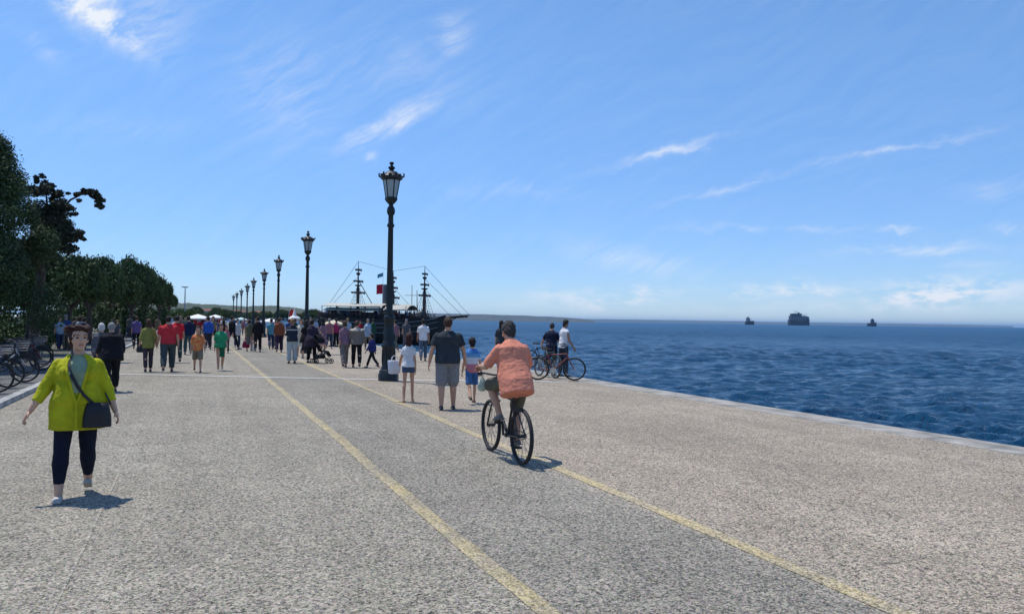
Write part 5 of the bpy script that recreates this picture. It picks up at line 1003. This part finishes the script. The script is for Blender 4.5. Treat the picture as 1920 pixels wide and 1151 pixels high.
cargo('small pale ship on the horizon, leftmost of the three', 1406, 591, 19, 2600, 0); cargo('large dark ship on the horizon, in the middle and biggest of the three', 1498, 582, 39, 2600, 2); cargo('small dark ship on the horizon, rightmost of the three', 1635, 594, 17, 2600, 1)
# ================================================================== THE CROWD
GC = 'distant walkers crowding the far promenade'
slotted = []
def proto_person(**k):
    r, _ = person('proto', (0, 0, 0), 0, lod=3, **k)
    for c in kids(r):
        m = c.data.materials[0]; c.material_slots[0].link = 'OBJECT'; c.material_slots[0].material = m
    return r
TMP = bpy.data.materials
protos = [proto_person(H=1.76, leg=W1, arm=A1), proto_person(H=1.72, W=1.12, leg=W2, arm=A2, top=dict(m=BLK, inf=.04, sleeve=1.8)), proto_person(H=1.64, sex='f', leg=W1, arm=A2, hair=('long', H_BR)), proto_person(H=1.62, sex='f', leg=STD, arm=A1, hair=('bob', H_DK), bottom=dict(m=BLK, kind='skirt', len=.5)), proto_person(H=1.78, leg=W3, arm=AH, bottom=dict(m=BLK, kind='shorts', len=.95, inf=.03)), proto_person(H=1.66, sex='f', leg=STD, arm=AF, top=dict(m=BLK, inf=.04, hem=.7, sleeve=1.3))]
kindn = ['person', 'broad person', 'long-haired person', 'person in a skirt', 'person in shorts', 'person in long tunic']
TC = [('pale blue', (.28, .38, .5)), ('cream', (.5, .46, .36)), ('black', (.010, .010, .013)), ('navy', (.012, .018, .045)), ('white', (.5, .5, .5)), ('grey', (.10, .10, .11)), ('purple', (.05, .035, .085)), ('blue', (.035, .07, .2)), ('tan', (.20, .15, .10)), ('charcoal', (.03, .03, .034)), ('red', (.25, .02, .025)), ('pink', (.28, .13, .15)), ('green', (.03, .08, .045)), ('maroon', (.08, .015, .025))]
BC = [('black', (.014, .014, .018)), ('navy', (.025, .04, .09)), ('grey', (.10, .10, .11)), ('khaki', (.15, .13, .09))]
used = set(); npp = 0; first = {}
ZN = [(0, 60, 'under the far left pines'), (60, 130, 'behind the parked bicycles'), (130, 205, 'behind the lime woman'), (205, 262, 'behind the grey-haired man'), (262, 300, 'beyond the olive yellow top'), (300, 345, 'beyond the raspberry polo'), (345, 385, 'under the large white parasol'), (385, 425, 'beyond the green shirt'), (425, 465, 'under the farthest lamps'), (465, 500, 'near the fourth lamp'), (500, 540, 'near the third lamp'), (540, 600, 'near the second lamp'), (600, 700, 'at the quay beside the ship'), (700, 900, 'at the quay near the ship bow')]
def crowd(px, d, mode):
    global npp
    p = pz(px, 600, d); zn = [z[2] for z in ZN if z[0] <= px < z[1]]; zn = zn[0] if zn else ZN[0][2]; dist = 'nearer' if d < 48 else ('halfway' if d < 75 else 'far off')
    for _ in range(60):
        k = random.randrange(6); tcol = random.choice(TC[:8] if mode else TC); bcol = random.choice(BC); key = (k, tcol[0], bcol[0], zn, dist)
        if key not in used: break
    used.add(key); o = copy_tree(protos[k]); o.location = (p.x, p.y, .003 if p.x > LEFT else -.03); o.rotation_euler = (0, 0, (0 if random.random() < .6 else pi)+random.uniform(-.5, .5)); sc_ = random.uniform(.93, 1.05); o.scale = (sc_, sc_, sc_)
    lab = f'{kindn[k]}, {tcol[0]} top, {bcol[0]} bottoms, {dist}, {zn}'
    tag(o, lab, 'person', GC)
    for c in kids(o):
        n = c.name.split('.')[0]
        if n in ('shirt',): c.material_slots[0].material = cloth(tcol[1])
        elif n in ('trousers', 'shorts', 'skirt'): c.material_slots[0].material = cloth(bcol[1])
        elif n == 'hair': c.material_slots[0].material = random.choice([H_DK, H_BR, H_DK, H_GY, H_BL])
    npp += 1
for i in range(78):
    for _ in range(50):
        px = random.uniform(215, 620); d = 40+95*random.random(); p = pz(px, 600, d)
        if LEFT+.3 < p.x < 9.4 and abs(p.x-5.2) > .5: crowd(px, d, 0); break
for i in range(34):
    px = random.uniform(-5, 250); d = random.uniform(30, 75); crowd(px, d, 1)
for px, d in ((612, 52), (622, 57), (652, 47), (676, 50), (690, 43), (742, 41), (762, 44), (700, 52), (590, 50), (640, 56)): crowd(px, d, 0)
# passengers on the ship
for i in range(34):
    x = -6.4+i*.37+random.uniform(-.15, .15); y = random.choice((-2.0, -1.9, -1.7, 1.7)); l = loc_on((sp.x, sp.y, 0), SR-rad(10), (x, y, 0)); k = random.randrange(6); o = copy_tree(protos[k]); o.location = (l[0], l[1], 1.47); o.rotation_euler = (0, 0, random.uniform(0, 6.28)); o.scale = (.88,)*3
    wh = 'stern' if x < -3 else ('middle' if x < 1.5 else 'bow'); tcol = TC[i % 14]
    tag(o, f'passenger in a {tcol[0]} top on the ship deck, {["first", "second", "third"][i//14]} such top from the stern', 'person', 'passengers on the ship deck')
    for c in kids(o):
        if c.name.split('.')[0] == 'shirt': c.material_slots[0].material = cloth(tcol[1])
for r in protos:
    for c in kids(r): bpy.data.objects.remove(c)
    bpy.data.objects.remove(r)
# seated people on benches in the shade at the far left
def bench(label, x, y, rz):
    root = thing('park_bench', label, 'bench', (x, y, -.02), rz, 'benches in the shade along the kerb'); b = MB()
    for k in range(4): b.box((0, -.18+k*.11, .44), (.85, .045, .016))
    b.build('seat', DWOOD, root, False); b = MB()
    for k in range(3): b.box((0, -.27-.02*k, .58+k*.12), (.85, .014, .045))
    b.build('backrest', DWOOD, root, False)
    for s in (-1, 1): q = MB(); q.tube([(s*.7, .2, 0), (s*.7, .18, .42), (s*.7, -.22, .42), (s*.7, -.34, .88)], .022, 6); q.tube([(s*.7, -.22, .42), (s*.7, -.30, 0)], .022, 6); q.build('leg', IRON, root)
for i in range(5):
    x, y, rz = -6.6-.25*i, 20.5+4.2*i, rad(-78+6*i)
    bench(f'dark slatted bench in the shade, {["nearest", "second", "third", "fourth", "farthest"][i]} of the five under the pines', x, y, rz)
    for j, o in enumerate((-.45, .35)):
        fem = (i+j) % 2; c = TC[(i*5+j*3+1) % 14]; pl = loc_on((x, y, 0), rz, (o, -.02, 0))
        person(f'{"woman" if fem else "man"} in a {c[0]} top sitting on the {["nearest", "second", "third", "fourth", "farthest"][i]} shaded bench, {"far" if (o < 0) == (True) else "near"} end', (pl[0], pl[1], -.02), rz+random.uniform(-.2, .2), 1.68, 1.05, 'f' if fem else 'm', lod=2, leg={1: (84, 8, 82), -1: (82, 8, 78)}, arm={1: (28, 8, 50), -1: (24, 8, 60)}, zlift=-.37,
               top=dict(m=cloth(c[1]), inf=.03, sleeve=.8), bottom=dict(m=cloth(BC[(i+j) % 4][1]), kind='trousers'), hair=(('bob' if fem else 'short'), [H_DK, H_BR, H_GY][(i+j) % 3]))
# ---- air
HZ = True
if HZ:
    m = bpy.data.materials.new('air'); m.use_nodes = True; t = m.node_tree; t.nodes.clear()
    v = nd(t, 'ShaderNodeVolumePrincipled', {'Color': (.42, .68, 1., 1), 'Density': 4.5e-5, 'Anisotropy': .3}); nd(t, 'ShaderNodeOutputMaterial', {'Volume': v.outputs[0]})
    b = MB(); b.box((0, 0, 60), (41000, 41000, 65)); o = b.build('haze', m, None, False); o['kind'] = 'stuff'
